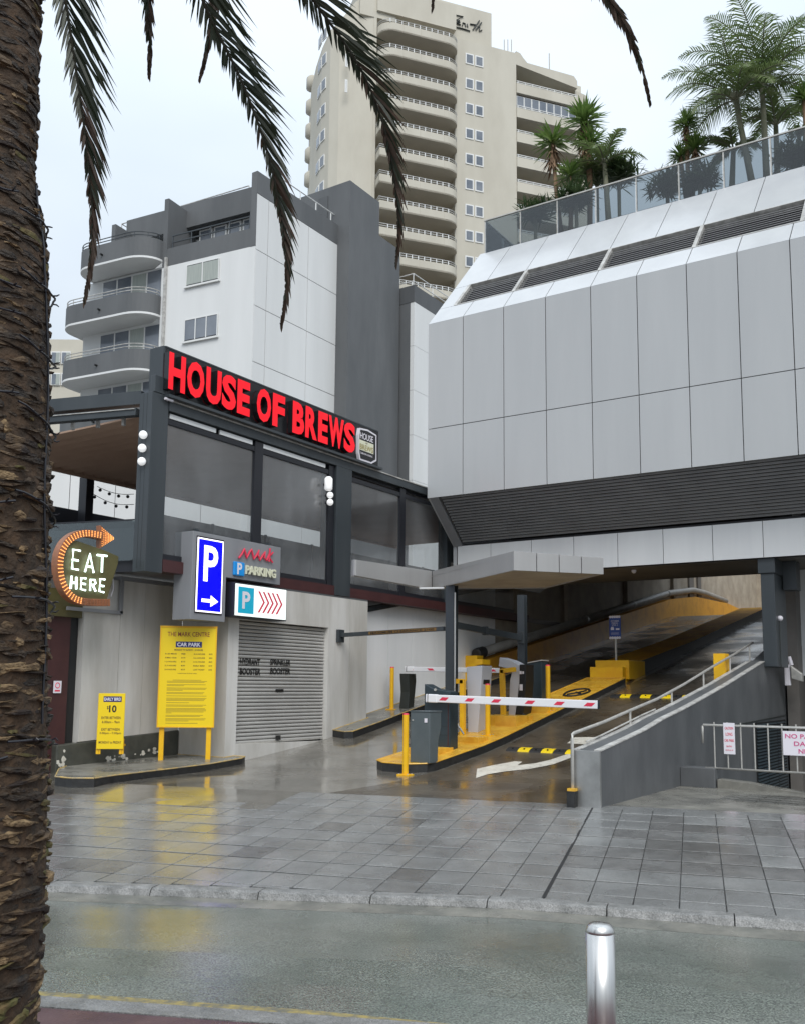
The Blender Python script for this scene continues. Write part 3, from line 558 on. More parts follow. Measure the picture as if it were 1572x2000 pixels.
# security light on parapet end / wall
fl = thing('wall_floodlight', 'white floodlight on a bracket fixed to the wall below the grey column', 'floodlight', (-5.1, 26.8, 2.2))
q = hy(1545, 1315, 25.9)
MB().box(q[0]-.16, q[0]-.02, 25.85, 26.0, q[2]-.32, q[2]+.22).build('housing', 'signw', fl, bevel=.02)
MB().prism([(q[0]+.0, 25.8, q[2]+.2), (q[0]+.28, 25.8, q[2]-.02), (q[0]+.28, 25.8, q[2]-.22), (q[0]+.02, 25.8, q[2]-.14)], (0, .22, 0)).build('lamp_head', 'galv', fl, bevel=.015)
MB().cyl((q[0]+.02, 25.9, q[2]+.2), (q[0]-.04, 25.9, q[2]+.42), .05, 8).build('bracket', 'signw', fl)
q = hx(1521, 1208, cx1+.01); cm = thing('column_camera', 'small white dome camera on the side of the grey column', 'camera', q)
MB().sphere((cx1+.04, q[1], q[2]), .07).build('dome', 'signw', cm, smooth=True); MB().cyl((cx1+.02, q[1], q[2]-.05), (cx1+.02, q[1], q[2]-1.2), .012, 6).build('cable', 'cabb', cm)
q = hz(1225, 1110, FZ0); cm = thing('soffit_camera', 'small pale dome camera under the concrete soffit', 'camera', q); MB().sphere((q[0], q[1]+.5, FZ0-.02), .07).build('dome', 'signw', cm, smooth=True)
# ================================================================== ISLANDS AND BARRIERS
def kerbed_island(name, pts, zt, label, mt_top, hgt=.15, mt_side='rubber', lip=True, lipm='yellowi'):
    t = thing(name, label, 'kerb island', (*pts[0], gd(pts[0][1])))
    n = len(pts); mb = MB(); vs = [(x, y, gd(y)-.05) for x, y in pts]+[(x, y, gd(y)+zt(x, y)) for x, y in pts]
    mb.add(vs, [(i, (i+1) % n, n+(i+1) % n, n+i) for i in range(n)]); mb.build('kerb_face', mt_side, t)
    c = np.mean(np.array(pts), 0); ins = []
    MB().add(vs[n:], [tuple(range(n))]).build('island_top', mt_top, t)
    if lip:
        mb = MB(); mb.tube([(x, y, gd(y)+zt(x, y)) for x, y in pts]+[(pts[0][0], pts[0][1], gd(pts[0][1])+zt(*pts[0]))], .014, 6, False); mb.build('kerb_edge', lipm, t)
    return t
XI0, XI1 = -10.98, -9.68
Yi = [16.2, 17, 18, 19, 21, 23, 25, 26.8]
pts = [(XI1-.05, 15.75), (XI1, 16.0)]+[(XI1-.02*(y-16)/2, y) for y in Yi]+[(XI0, y) for y in Yi[::-1]]+[(XI0+.05, 15.8), (XI0+.35, 15.55), (XI1-.4, 15.5)]
n_ = len(pts)
isl = kerbed_island('ticket_island', pts, lambda x, y: .17, 'long yellow topped kerb island carrying the barriers and ticket machines', 'yellowi')
def gi(Y): return gd(Y)+.17
for (a, b, x0, x1, h) in ((16.55, 17.3, -10.7, -10.05, .16), (18.1, 18.55, -10.6, -9.9, .2), (20.0, 20.9, -10.9, -9.95, .22), (21.55, 22.1, -10.7, -9.9, .2)):
    B('raised_plinth', 'yellowi', isl, x0, x1, a, b, gi(a)-.1, gi(b)+.01+h*.3, bevel=.01)
mb = MB(); q = [(-10.25+.3*math.cos(a), 24.3+.55*math.sin(a), gi(24.3+.55*math.sin(a))+.01) for a in np.linspace(0, 2*math.pi, 20)]; mb.tube(q, .035, 4, False)
mb.tube([(-10.4, 24.0, gi(24)+.01), (-10.2, 24.3, gi(24.3)+.01), (-10.1, 24.6, gi(24.6)+.01)], .03, 4).tube([(-10.05, 24.1, gi(24.1)+.01), (-10.3, 24.35, gi(24.35)+.01)], .03, 4).build('painted_symbol', 'black', isl)
# stepped block and upper island
sb_ = thing('stepped_kerb_block', 'bright yellow stepped concrete block at the top end of the ticket island', 'concrete block', (-10.4, 27, gi(26.9)))
def zpx(x, y, Y): return float(hy(x, y, Y)[2])
xa0, xa1 = float(hy(1152, 1310, 26.85)[0]), float(hy(1216, 1310, 26.85)[0]); xb0, xb1 = float(hy(1162, 1293, 27.1)[0]), float(hy(1228, 1293, 27.1)[0])
B('lower_step', 'yellow', sb_, xa0, xa1, 26.82, 28.3, gd(26.8)-.1, zpx(1180, 1303, 26.85), bevel=.012); B('upper_step', 'yellow', sb_, xb0, xb1, 27.1, 28.5, gd(27)+.1, zpx(1180, 1290, 27.1), bevel=.012)
M['yellowu'] = mat('orange_island_paint', (.72, .38, .03), (.55, .24, .02), 1.5, .75, spec=.15)
ui = thing('upper_island', 'orange yellow kerb island with black side continuing up the dark ramp', 'kerb island', (-10.3, 30, gd(30)))
Yu = [28.5, 34, 40, 46, 49, 52, 60]
MB().add([(x, Y, gd(Y)+(.42 if Y < 30 else .30)) for Y in Yu for x in (xb0-.25, xb1-.1)], [(2*i, 2*i+1, 2*i+3, 2*i+2) for i in range(6)]).build('island_top', 'yellowu', ui)
MB().add([(xb1-.1, Y, gd(Y)+z) for Y in Yu for z in (-.1, (.42 if Y < 30 else .30))], [(2*i, 2*i+1, 2*i+3, 2*i+2) for i in range(6)]).build('kerb_face', 'rubber', ui)
# left lane kerb
kerbed_island('left_lane_kerb', [(-13.95, 18.75), (-13.75, 18.85), (-13.75, 20), (-13.8, 21), (-13.9, 24), (-13.95, 30), (-14.79, 30), (-14.79, 20.4), (-14.4, 20.4), (-14.41, 18.9)], lambda x, y: .17, 'dark kerb with yellow edge below the white panelled wall', 'cement', lipm=M['yworn'])
# sign island (left)
si = [(-13.45, 10.95), (-13.62, 11.6), (-13.8, 12.8), (-13.95, 14.2), (-13.98, 15.2), (-14.10, 15.42), (-14.42, 15.40), (-14.42, 15.115), (-15.82, 15.115), (-15.82, 12.2), (-15.4, 11.7), (-14.2, 10.72), (-13.75, 10.72)]
kerbed_island('sign_island', si, lambda x, y: .13, 'wet concrete kerb island with worn yellow edge below the large yellow sign', 'cement', lipm=M['yworn'])
# speed humps
def hump(y, x0, x1, label):
    t = thing('speed_hump', label, 'speed hump', (x0, y, gd(y)), 'rubber speed humps across the ramp'); n = max(3, int((x1-x0)/.26)); w = (x1-x0)/n
    for i in range(n):
        mb = MB(); a, b = x0+i*w+.004, x0+(i+1)*w-.004; z = gd(y)
        prof = [(y-.17, gd(y-.17)), (y-.13, gd(y-.13)+.03), (y-.05, gd(y-.05)+.055), (y+.05, gd(y+.05)+.055), (y+.13, gd(y+.13)+.03), (y+.17, gd(y+.17))]
        mb.prism([(a, *p) for p in prof], (b-a, 0, 0)); sg = mb.build('hump_segment', 'yellows' if i % 2 else 'rubber', t)
        MB().cyl(((a+b)/2, y-.09, gd(y)+.03), ((a+b)/2, y-.092, gd(y)+.054), .018, 6).build('bolt', 'black', sg)
hump(18.45, -9.35, -5.85, 'black and yellow speed hump near the foot of the ramp behind the white arrow')
hump(24.8, -9.45, -5.85, 'black and yellow speed hump further up the ramp beside the stepped block')
# bollards
def bollard(x, y, z, label, h=1.08):
    t = thing('yellow_bollard', label, 'bollard', (x, y, z), 'yellow steel bollards at the barriers')
    MB().cyl((x, y, z+.012), (x, y, z+h), .057, 20).build('post', 'yellow', t, smooth=False)
    MB().tube([(x, y, z+h+.001), (x, y, z+h+.03)], [.058, .05], 20).build('cap', 'redm', t); mb = MB().box(x-.13, x+.13, y-.1, y+.1, z-.03, z+.014); mb.build('base_plate', 'yellow', t, bevel=.006)
    for sx in (-.095, .095):
        for sy in (-.07, .07): MB().cyl((x+sx, y+sy, z+.012), (x+sx, y+sy, z+.028), .014, 6).build('bolt', 'galv', t)
    return t
bb = bollard(-9.9, 15.25, gd(15.25)+.01, 'nearest yellow bollard in front of the short grey cabinet', 1.12)
def cpb(px, py, top, lab):
    a, b = 0.001, .03
    for _ in range(40):
        mI = (a+b)/2; p = CAM+ray(px, py)*mI
        if p[2] < gd(p[1])+top: b = mI
        else: a = mI
    return p
for px, py, lab in ((765, 1386, 'yellow bollard in front of the white panelled wall, beside the far dark cabinet'), (952, 1437, 'yellow bollard between the two pale ticket machines'), (1070, 1390, 'yellow bollard right of the dark cabinet at the far boom')):
    p = cpb(px, py, .17, 0); copy_tree(bb, (p[0], p[1], gi(p[1])), lab)
# near barrier: cabinet + boom
nb = thing('boom_barrier', 'near boom barrier with dark navy cabinet and long white arm with red blocks', 'boom barrier', (-10.5, 17.7, gi(17.7)), 'boom barriers at the car park lanes')
p = cpb(850, 1466, .17, 0); Yb = p[1]; z0 = gi(Yb)
bx0, bx1 = float(hy(828, 1400, Yb)[0]), float(hy(878, 1400, Yb)[0]); zt = zpx(828, 1336, Yb)
MB().prism([(bx0, Yb, z0), (bx1, Yb, z0), (bx1, Yb, zt-.16), (bx0+.22, Yb, zt-.1), (bx0, Yb, zt)], (0, .34, 0)).build('cabinet', 'cabd', nb, bevel=.015)
B('side_trim', 'oxblood', nb, bx1-.05, bx1-.03, Yb-.006, Yb-.001, z0+.1, zt-.25)
MB().cyl((bx0+.28, Yb-.03, zt-.12), (bx0+.28, Yb-.0, zt-.12), .03, 8).build('lock', 'galv', nb)
ba, bbp = hy(833, 1364, Yb-.14), hy(1168, 1377, Yb-.14); bd = bbp-ba
def boom(t, ba, bbp, hh, yth, px_list, slant, ref):
    bd = bbp-ba; Ln = np.linalg.norm(bd); bu = bd/Ln; up_ = np.array([-bu[2], 0, bu[0]]); e = np.array([0, yth, 0])
    arm = MB().obox((ba+bbp)/2, bu*Ln/2, e, up_*hh).build('boom_arm', 'boom', t, bevel=.012)
    MB().obox(ba+bu*.13, bu*.14, e*1.25, up_*hh*1.12).build('arm_clamp', 'boom', t, bevel=.02); MB().obox(ba+bu*.05, bu*.008, e*1.3, up_*hh*1.14).build('clamp_band', 'black', t)
    MB().obox(bbp+bu*.006, bu*.006, e*1.02, up_*hh*1.02).build('end_cap', 'cabd', t)
    for q in px_list:
        P = hy(q[0], q[1], ref); c = ba+bu*((P-ba)@bu); c[1] = ba[1]-yth-.0025; w = .115
        MB().prism([c-bu*w-up_*hh*.42, c+bu*(w-.07)*1.-up_*hh*.42, c+bu*w+up_*hh*.42, c-bu*(w-.07)+up_*hh*.42] if slant > 0 else [c-bu*(w-.07)-up_*hh*.42, c+bu*w-up_*hh*.42, c+bu*(w-.07)+up_*hh*.42, c-bu*w+up_*hh*.42], (0, -.002, 0)).build('red_block', 'redm', t)
boom(nb, ba, bbp, .078, .035, [(868, 1366), (918, 1368), (970, 1369), (1036, 1371), (1093, 1374), (1152, 1376)], 1, Yb-.14)
# short grey cabinet
gc = thing('induction_cabinet', 'short slate grey cabinet with sloped side at the near tip of the island', 'cabinet', (-10.2, 16.3, gi(16.3)))
p = cpb(822, 1491, .17, 0); Yg = p[1]; zg = gi(Yg); gx0, gx1 = float(hy(801, 1440, Yg)[0]), float(hy(839, 1440, Yg)[0]); zt = zpx(820, 1391, Yg)
MB().prism([(gx1, Yg, zg), (gx1, Yg+.30, zg), (gx1, Yg+.32, zg+.42), (gx1, Yg+.42, zt-.3), (gx1, Yg+.42, zt), (gx1, Yg-.0, zt)], (gx0-gx1, 0, 0)).build('case', 'cab', gc, bevel=.015)
B('top_lid', 'cab', gc, gx0-.012, gx1+.012, Yg-.012, Yg+.43, zt+.001, zt+.02, bevel=.006)
MB().box(gx1-.12, gx1-.06, Yg-.012, Yg-.0, zt-.2, zt-.12).build('label', 'signw', gc); MB().cyl((gx0+.06, Yg-.01, zt-.16), (gx0+.06, Yg, zt-.16), .018, 8).build('lock', 'galv', gc)
for dz_ in (.32, .5): B('panel_seam', 'black', nb, bx0+.01, bx1-.06, Yb-.004, Yb-.001, z0+dz_, z0+dz_+.006)
# far barrier
fb = thing('boom_barrier', 'far boom barrier with black cabinet by the white wall and thin white arm', 'boom barrier', (-14.2, 22.5, gi(22.5)), 'boom barriers at the car park lanes')
p = cpb(792, 1385, .17, 0); Yh = p[1]; zh = gi(Yh); hx0, hx1 = float(hy(780, 1350, Yh)[0]), float(hy(797, 1350, Yh)[0]); zt = zpx(790, 1316, Yh)
MB().prism([(hx1, Yh, zh), (hx1, Yh+.28, zh), (hx1, Yh+.4, zt-.2), (hx1, Yh+.38, zt), (hx1, Yh, zt), (hx1, Yh+.06, zt-.5)], (hx0-hx1, 0, 0)).build('cabinet', 'cabb', fb, bevel=.012)
ba, bbp = hy(792, 1307, Yh+.1), hy(976, 1310, Yh+.1)
boom(fb, ba, bbp, .062, .03, [(802, 1308), (842, 1308), (962, 1310)], -1, Yh+.1)
# far cabinet
fc = thing('dark_cabinet', 'tall dark navy cabinet behind the black faced ticket machine', 'cabinet', (-10.4, 22, gi(22)))
Yk = 22.35; k0, k1 = float(hy(1027, 1340, Yk)[0]), float(hy(1057, 1340, Yk)[0])
MB().prism([(k0, Yk, gi(Yk)-.05), (k1, Yk, gi(Yk)-.05), (k1, Yk, zpx(1050, 1291, Yk)), (k0, Yk, zpx(1030, 1297, Yk))], (0, .4, 0)).build('case', 'cabd', fc, bevel=.012)
MB().prism([(k0-.02, Yk-.02, zpx(1030, 1297, Yk)+.002), (k1+.02, Yk-.02, zpx(1050, 1291, Yk)+.002), (k1+.02, Yk-.02, zpx(1050, 1291, Yk)+.03), (k0-.02, Yk-.02, zpx(1030, 1297, Yk)+.03)], (0, .44, 0)).build('lid', 'galv', fc)
B('foot', 'black', fc, k0+.02, k1-.02, Yk+.02, Yk+.36, gi(Yk)-.12, gi(Yk)-.052)
# ticket machines
tm1 = thing('ticket_machine', 'nearer pale ticket machine seen from the side, narrowing towards its foot', 'ticket machine', (-10.4, 19.3, gi(19.3)), 'ticket machines on the island')
Yt = 19.25; fz_ = gi(Yt)
pxm = [(912, 1440), (932, 1440), (935, 1380), (940, 1302), (912, 1302)]
MB().prism([hy(x, y, Yt) for x, y in [(913, 1432), (932, 1432), (937, 1370), (941, 1300), (910, 1303)]], (0, .5, 0)).build('case', 'kiosk', tm1, bevel=.02)
MB().prism([hy(x, y, Yt+.02) for x, y in [(913, 1440), (931, 1440), (931, 1433), (913, 1433)]], (0, .45, 0)).build('foot', 'black', tm1)
MB().prism([hy(x, y, Yt+.01) for x, y in [(925, 1300), (941, 1298), (941, 1288), (926, 1288)]], (0, .4, 0)).build('top_box', 'yellow', tm1, bevel=.01)
MB().prism([hy(x, y, Yt+.1) for x, y in [(941, 1316), (944, 1330), (941, 1350)]], (0, .3, 0)).build('payment_panel', 'black', tm1)
tm2 = thing('ticket_machine', 'further ticket machine with black front panel, white buttons and curved pale hood', 'ticket machine', (-10.4, 21.3, gi(21.3)), 'ticket machines on the island')
Yt = 21.1
MB().prism([hy(x, y, Yt) for x, y in [(992, 1405), (1004, 1405), (1016, 1320), (1013, 1299), (996, 1290), (975, 1284), (973, 1302), (1000, 1308), (995, 1330)]], (0, .42, 0)).build('hood_and_back', 'kiosk', tm2, bevel=.012)
MB().prism([hy(x, y, Yt-.02) for x, y in [(1004, 1409), (1018, 1409), (1022, 1385), (1026, 1330), (1026, 1298), (1014, 1298), (1013, 1340)]], (0, .46, 0)).build('front_panel', 'black', tm2, bevel=.012)
for (x, y, w_, h_) in ((1016, 1314, 2.2, 3), (1021, 1314, 1.5, 2.5), (1017, 1343, 3, 6)):
    MB().prism([hy(x-w_, y-h_, Yt-.022), hy(x+w_, y-h_, Yt-.022), hy(x+w_, y+h_, Yt-.022), hy(x-w_, y+h_, Yt-.022)], (0, -.008, 0)).build('button', 'signw', tm2)
MB().prism([hy(x, y, Yt) for x, y in [(990, 1410), (1003, 1410), (1003, 1405.5), (991, 1405.5)]], (0, .4, 0)).build('foot', 'black', tm2)
MB().tube([hy(x, y, Yt-.05) for x, y in [(1020, 1395), (1030, 1402), (1038, 1408)]], .03, 6).build('cable_boot', 'cabb', tm2)
# hoop guards
def hoop(label, px, Y, wpx):
    t = thing('hoop_guard', label, 'guard rail', hy(*px[0], Y), 'yellow hoop guards'); P = [hy(x, y, Y) for x, y in px]
    mb = MB()
    for a, b in zip(P[:-1], P[1:]):
        d = b-a; Ln = np.linalg.norm(d); d /= Ln; q = np.cross(d, XY); mb.obox((a+b)/2, d*(Ln/2+.035), q*.055, XY*.055)
    mb.build('rail', 'yellow', t, bevel=.006); return t
hoop('yellow square tube guard beside the nearer ticket machine', [(903, 1440), (903, 1331), (893, 1331)], 19.0, 8)
hoop('tall yellow guard frame in front of the further ticket machine', [(983, 1411), (980, 1311), (1003, 1308)], 20.9, 8)
# blue sign on post
bs = thing('blue_direction_sign', 'small royal blue sign with white icons on a grey post above the stepped block', 'sign', hy(1203, 1290, 27.4))
P = hy(1203, 1291, 27.4); Q = hy(1200, 1206, 27.4)
MB().cyl(P-ZZ*.1, (P[0], 27.4, Q[2]-.1), .035, 10).build('post', 'galv', bs)
a, b = hy(1189, 1204, 27.33), hy(1212, 1247, 27.33)
B('sign_panel', 'bluesign', bs, a[0], b[0], 27.33, 27.36, b[2], a[2], bevel=.004)
for i in range(5):
    for zz in (a[2]-.02, b[2]+.02):
        MB().cyl((a[0]+(i+.5)*(b[0]-a[0])/5, 27.32, zz), (a[0]+(i+.5)*(b[0]-a[0])/5, 27.329, zz), .04, 10).build('scallop', 'signw', bs)
cxs = (a[0]+b[0])/2; ww = b[0]-a[0]; hh_ = a[2]-b[2]
for k, (tx, f, w_) in enumerate((('MOTORBIKE', .22, .7), ('PARKING', .31, .55), ('LEVEL 2', .4, .5))): txt(tx, (cxs, 27.328, a[2]-hh_*f), XX, ZZ, ww*w_, .045, .002, 'signw', bs)
mb = MB().box(cxs-.13, cxs-.03, 27.324, 27.329, a[2]-hh_*.62, a[2]-hh_*.53).box(cxs-.12, cxs-.04, 27.324, 27.329, a[2]-hh_*.52, a[2]-hh_*.48).box(cxs+.03, cxs+.14, 27.324, 27.329, a[2]-hh_*.62, a[2]-hh_*.55); mb.build('vehicle_icon', 'signw', bs)
MB().box(cxs-.12, cxs+.12, 27.324, 27.329, a[2]-hh_*.76, a[2]-hh_*.75).box(cxs-.12, cxs+.12, 27.324, 27.329, a[2]-hh_*.81, a[2]-hh_*.80).build('text_line', 'signw', bs)
# canopy over the ticket island
cn = thing('entry_canopy', 'angular silver metal canopy over the ticket island on charcoal posts', 'canopy', (-10.5, 19, 0))
zc = 4.1
A_, B_, C_, D_, E_ = [np.array([*q, zc]) for q in ((-11.84, 16.2), (-11.9, 19.43), (-8.5, 17.02), (-7.19, 18.52), (-9.6, 20.75))]
G_ = np.array([-12.0, 16.3, zc]); H_ = np.array([-12.05, 19.52, zc]); E_ = np.array([-9.44, 20.57, zc])
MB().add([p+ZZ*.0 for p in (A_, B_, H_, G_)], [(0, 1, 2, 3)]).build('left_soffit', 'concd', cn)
MB().add([B_, C_, D_, E_], [(3, 2, 1, 0)]).build('right_soffit', 'conc', cn)
def fas(name, p, q, h0, h1, mt, d0=0., d1=0.):
    nn_ = np.cross(q-p, ZZ); nn_ /= np.linalg.norm(nn_)
    return MB().prism([p-ZZ*.02, q-ZZ*.02, q+ZZ*h1, p+ZZ*h0], -nn_*.04).build(name, mt, cn, bevel=.003)
fas('fascia', A_, B_-XY*.01, .32, .42, 'canopy'); fas('fascia', B_+XX*.01, C_, .42, .37, 'canopy')
dd = (D_-C_)
for k in range(4): fas('fascia', C_+dd*(k/4+.004), C_+dd*((k+1)/4-.004), .37-.05*k/4, .37-.05*(k+1)/4, 'canopy')
fas('fascia', D_, E_, .32, .33, 'canopy'); fas('fascia', G_, A_, .33, .32, 'canopy'); fas('fascia', H_, G_, .33, .33, 'canopy'); fas('fascia', E_, B_+np.array([.02, .08, 0]), .33, .33, 'canopy')
MB().add([p+ZZ*.3 for p in (A_, B_, C_, D_, E_, H_, G_)], [tuple(range(7))]).build('roof_sheet', 'galv', cn)
MB().obox(hz(843, 1149, 4.05), KD*.0+np.array([.28, .1, 0]), np.array([-.03, .06, 0]), ZZ*.018).build('drip_tray', 'panelw', cn)
# canopy posts
def post(px0, px1, Y, py_top, label, fl=.0):
    x0, x1 = float(hy(px0, 1300, Y)[0]), float(hy(px1, 1300, Y)[0])
    t = thing('canopy_post', label, 'post', (x0, Y, gi(Y)), 'charcoal steel posts under the canopy'); d = .1
    mb = MB().box(x0, x1, Y, Y+.012, gi(Y), 4.08).box(x0, x1, Y+.15, Y+.162, gi(Y), 4.08).box((x0+x1)/2-.01, (x0+x1)/2+.01, Y+.013, Y+.149, gi(Y), 4.08); mb.build('steel_section', 'steelp', t)
    B('base_plate', 'steelp', t, x0-.07, x1+.07, Y-.06, Y+.22, gi(Y)-.02, gi(Y)+.02); return x0, x1
a0, a1 = post(869, 887, 18.9, 1150, 'nearer charcoal H section post behind the navy barrier cabinet'); b0, b1 = post(1010, 1024, 21.7, 1150, 'further charcoal post beside the black faced ticket machine')
cbp = MB().tube([(a1+.04, 18.85, 3.9), (a1+.04, 18.85, gi(19)+.35), (a1+.10, 18.8, gi(19)+.28), (a1+.42, 18.6, gi(19)+.02)], .022, 8); tag(cbp.build('drain_downpipe', 'steel'), 'thin shiny downpipe on the nearer canopy post, kicked out at its foot', 'pipe')
hb = thing('height_bar', 'charcoal height clearance bar with yellow lettering strip from wall bracket to canopy post', 'clearance bar', (-13, 18.8, 3))
zb1 = float(hy(870, 1228, 18.87)[2]); pw0 = hx(662, 1241, -14.42)
P0, P1 = np.array([-14.36, pw0[1], pw0[2]]), np.array([a0-.02, 18.88, zb1]); d = P1-P0; Ln = np.linalg.norm(d); d /= Ln; qn = np.cross(d, ZZ); qn /= np.linalg.norm(qn)
MB().obox((P0+P1)/2, d*Ln/2, qn*.05, ZZ*.05).build('bar', 'steelp', hb, bevel=.005); MB().box(-14.415, -14.33, pw0[1]-.12, pw0[1]+.12, pw0[2]-.18, pw0[2]+.14).build('wall_bracket', 'steelp', hb, bevel=.01)
def on(f, off=0., dz=0.): return P0+d*Ln*f+qn*(.052+off)+ZZ*dz
MB().obox(on(.62, .0015), d*Ln*.32, qn*.0015, ZZ*.036).build('warning_strip', mat('faded_bronze_strip', (.20, .11, .03), rough=.5), hb)
txt('MAXIMUM CLEARANCE 2100', on(.62, .0035), d, ZZ, Ln*.6, .052, .002, 'black', hb, bold=.02)
hb2 = thing('cross_bar', 'charcoal box section bar joining the two canopy posts', 'bar', (-10.5, 20, 3))
Q0, Q1 = hy(884, 1220, 19.0), hy(1018, 1246, 21.65)
d2 = Q1-Q0; L2 = np.linalg.norm(d2); d2 /= L2; n2 = np.cross(d2, ZZ); n2 /= np.linalg.norm(n2)
MB().obox((Q0+Q1)/2, d2*L2/2, n2*.05, ZZ*.075).build('bar', 'steelp', hb2, bevel=.005); MB().obox(Q0+d2*L2*.45, d2*.04, n2*.07, ZZ*.105).build('sleeve', 'steelp', hb2, bevel=.01); MB().obox(Q1-d2*.02, d2*.04, n2*.09, ZZ*.15).build('end_clamp', 'steelp', hb2, bevel=.01)
MB().obox(Q0-d2*.02, d2*.05, n2*.1, ZZ*.16).build('end_clamp', 'steelp', hb2, bevel=.01)
# ================================================================== LEFT WALL WITH ROLLER DOOR
X2, X1 = -14.42, -15.83
rw = thing('roller_door_wall', 'stained white wall block holding the roller shutter', 'wall', (X2, 18, 0))
dY0, dY1, dZ0, dZ1 = 15.46, 18.66, .30, 3.17
def vpan(name, X, a, b, z0, z1, mt, par, th=.25): return MB().box(X, X-th, a, b, z0, z1).build(name, mt, par)
vpan('left_jamb', X2, 15.12, dY0, -.2, 3.95, 'wallw', rw, .9); vpan('right_panel', X2, dY1+.002, 19.55, -.2, 3.95, 'wallw', rw); vpan('right_panel', X2, 19.56, 20.33, -.2, 3.95, 'wallw', rw)
vpan('lintel', X2, dY0+.002, dY1-.0, dZ1, 3.95, 'wallw', rw, .3)
MB().box(X2-.25, X2-.9, 20.10, 20.33, -.2, 3.94).build('return_wall', 'wallw', rw)
MB().prism([(X2+.0, dY0+.003, -.2), (X2, dY1, -.2), (X2, dY1, dZ0+.10), (X2, dY0+.003, dZ0+.16)], (-.5, 0, 0)).build('door_sill', 'wallw', rw)
MB().box(X2-.003, X1-.0, 15.125, 15.3, -.1, 3.948).build('return_wall', 'wallw', rw)
B('wall_cap', 'greyd', rw, X2-.3, X2+.0, 15.13, 20.33, 3.952, 3.99)
rd = thing('roller_shutter', 'closed grey roller shutter lettered HYDRANT BOOSTER and SPRINKLER BOOSTER', 'roller door', (X2-.2, 17, dZ0))
nsl = 33; hs = (dZ1-dZ0-.16)/nsl; slm = None
for k in range(nsl):
    z = dZ0+.14+hs*k
    mb = MB(); a = [(X2-.17, z+.004), (X2-.125, z+.012), (X2-.115, z+hs*.5), (X2-.125, z+hs-.012), (X2-.17, z+hs-.002)]
    mb.prism([(x, dY0+.01, q) for x, q in a], (0, dY1-dY0-.02, 0)).build('shutter_slat', 'shutter', rd)
B('bottom_rail', 'galv', rd, X2-.18, X2-.1, dY0+.01, dY1-.01, dZ0+.162-.02, dZ0+.165); B('backing', 'black', rd, X2-.24, X2-.19, dY0, dY1, dZ0, dZ1)
B('lock', 'black', rd, X2-.115, X2-.09, 16.86, 17.12, 1.60, 1.65); B('padlock', 'rubber', rd, X2-.11, X2-.06, 16.9, 17.02, dZ0+.19, dZ0+.29)
for body, px, w_ in (('HYDRANT', (489, 1293), .62), ('BOOSTER', (489, 1312), .62), ('SPRINKLER', (548, 1294), .66), ('BOOSTER', (548, 1311), .66)):
    c = hx(*px, X2-.104); txt(body, c, XY, ZZ, w_*1.08, .145, .004, 'black', rd, bold=.02, shear=.1)
# white wall behind signs
lw = thing('white_panel_wall', 'stained white panelled wall with chipped dark base behind the yellow signs', 'wall', (X1, 13, 0))
def bz(Y): return .56+(Y-12.)*.055
ys_ = [12.44, 13.36, 14.02, 15.12]
for i, (a, b) in enumerate(zip(ys_[:-1], ys_[1:])):
    zt = 3.17 if i == 0 else 3.9
    MB().prism([(X1, a+.004, bz(a)), (X1, b-.004, bz(b)), (X1, b-.004, zt), (X1, a+.004, zt)], (-.05, 0, 0)).build('wall_panel', 'wallw', lw)
MB().box(X1-.052, X1-.3, 12.44, 15.12, 0, 3.9).build('core', 'wallw', lw)
MB().prism([(X1+.03, 11.93, -.1), (X1+.03, 15.11, -.1), (X1+.03, 15.11, bz(15.1)), (X1+.03, 11.93, bz(11.95)-.02)], (-.5, 0, 0)).build('dark_base', 'based', lw, bevel=.02)
mb = MB()
for k in range(26):
    y = 13.05+rng.random()*1.5; z = .16+rng.random()*.10+max(0, (y-13.4))*.10; r_ = .012+rng.random()*.035
    mb.add([(X1+.031+.0006*k, y+r_*math.cos(q)*1.3*rng.uniform(.6, 1.2), z+r_*math.sin(q)*rng.uniform(.6, 1.2)) for q in np.linspace(0, 2*math.pi, 9)[:-1]], [tuple(range(8))])
for k in range(7):
    y = 11.97+rng.random()*.25; z = .05+rng.random()*.4; r_ = .03+rng.random()*.05
    mb.add([(X1+.031+.0006*k, y+r_*math.cos(q)*rng.uniform(.6, 1.2), z+r_*math.sin(q)*rng.uniform(.6, 1.4)) for q in np.linspace(0, 2*math.pi, 9)[:-1]], [tuple(range(8))])
mb.build('paint_chips', 'marking', lw)
MB().box(X1+.06, X1-.35, 13.30, 15.1, 3.905, 3.985).build('coping', 'alu', lw); MB().box(X1+.06, X1+.0, 13.30, 13.37, 3.2, 3.90).build('coping', 'alu', lw); MB().box(X1+.06, X1-.0, 12.0, 13.37, 3.18, 3.25).build('coping', 'alu', lw)
rp2 = thing('dark_red_doorway', 'dark red panelled side wall beside the palm trunk below the neon sign', 'wall', (X1-.1, 11.5, 0))
B('panel', 'oxblood', rp2, X1-.1, X1-.3, 11.0, 11.75, -.0, 3.2); B('panel', 'oxblood', rp2, X1-.12, X1-.3, 11.76, 12.22, 0, 3.2); B('dark_gap', 'black', rp2, X1-.16, X1-.35, 12.23, 12.43, 0, 3.2); B('header', 'olive', rp2, X1-.05, X1-.3, 11.0, 12.43, 3.05, 3.6)
ns = thing('no_entry_notice', 'small red and white notice on the dark red wall at the palm trunk', 'sign', hx(112, 1341, X1-.09))
a, b = hx(105, 1330, X1-.095), hx(119, 1354, X1-.095); B('plate', 'signw', ns, X1-.098, X1-.09, a[1], b[1], b[2], a[2])
MB().tube([(X1-.09, (a[1]+b[1])/2+.05*math.cos(q), a[2]-.09+.05*math.sin(q)) for q in np.linspace(0, 6.283, 17)], .009, 4, False).build('red_ring', 'redm', ns)
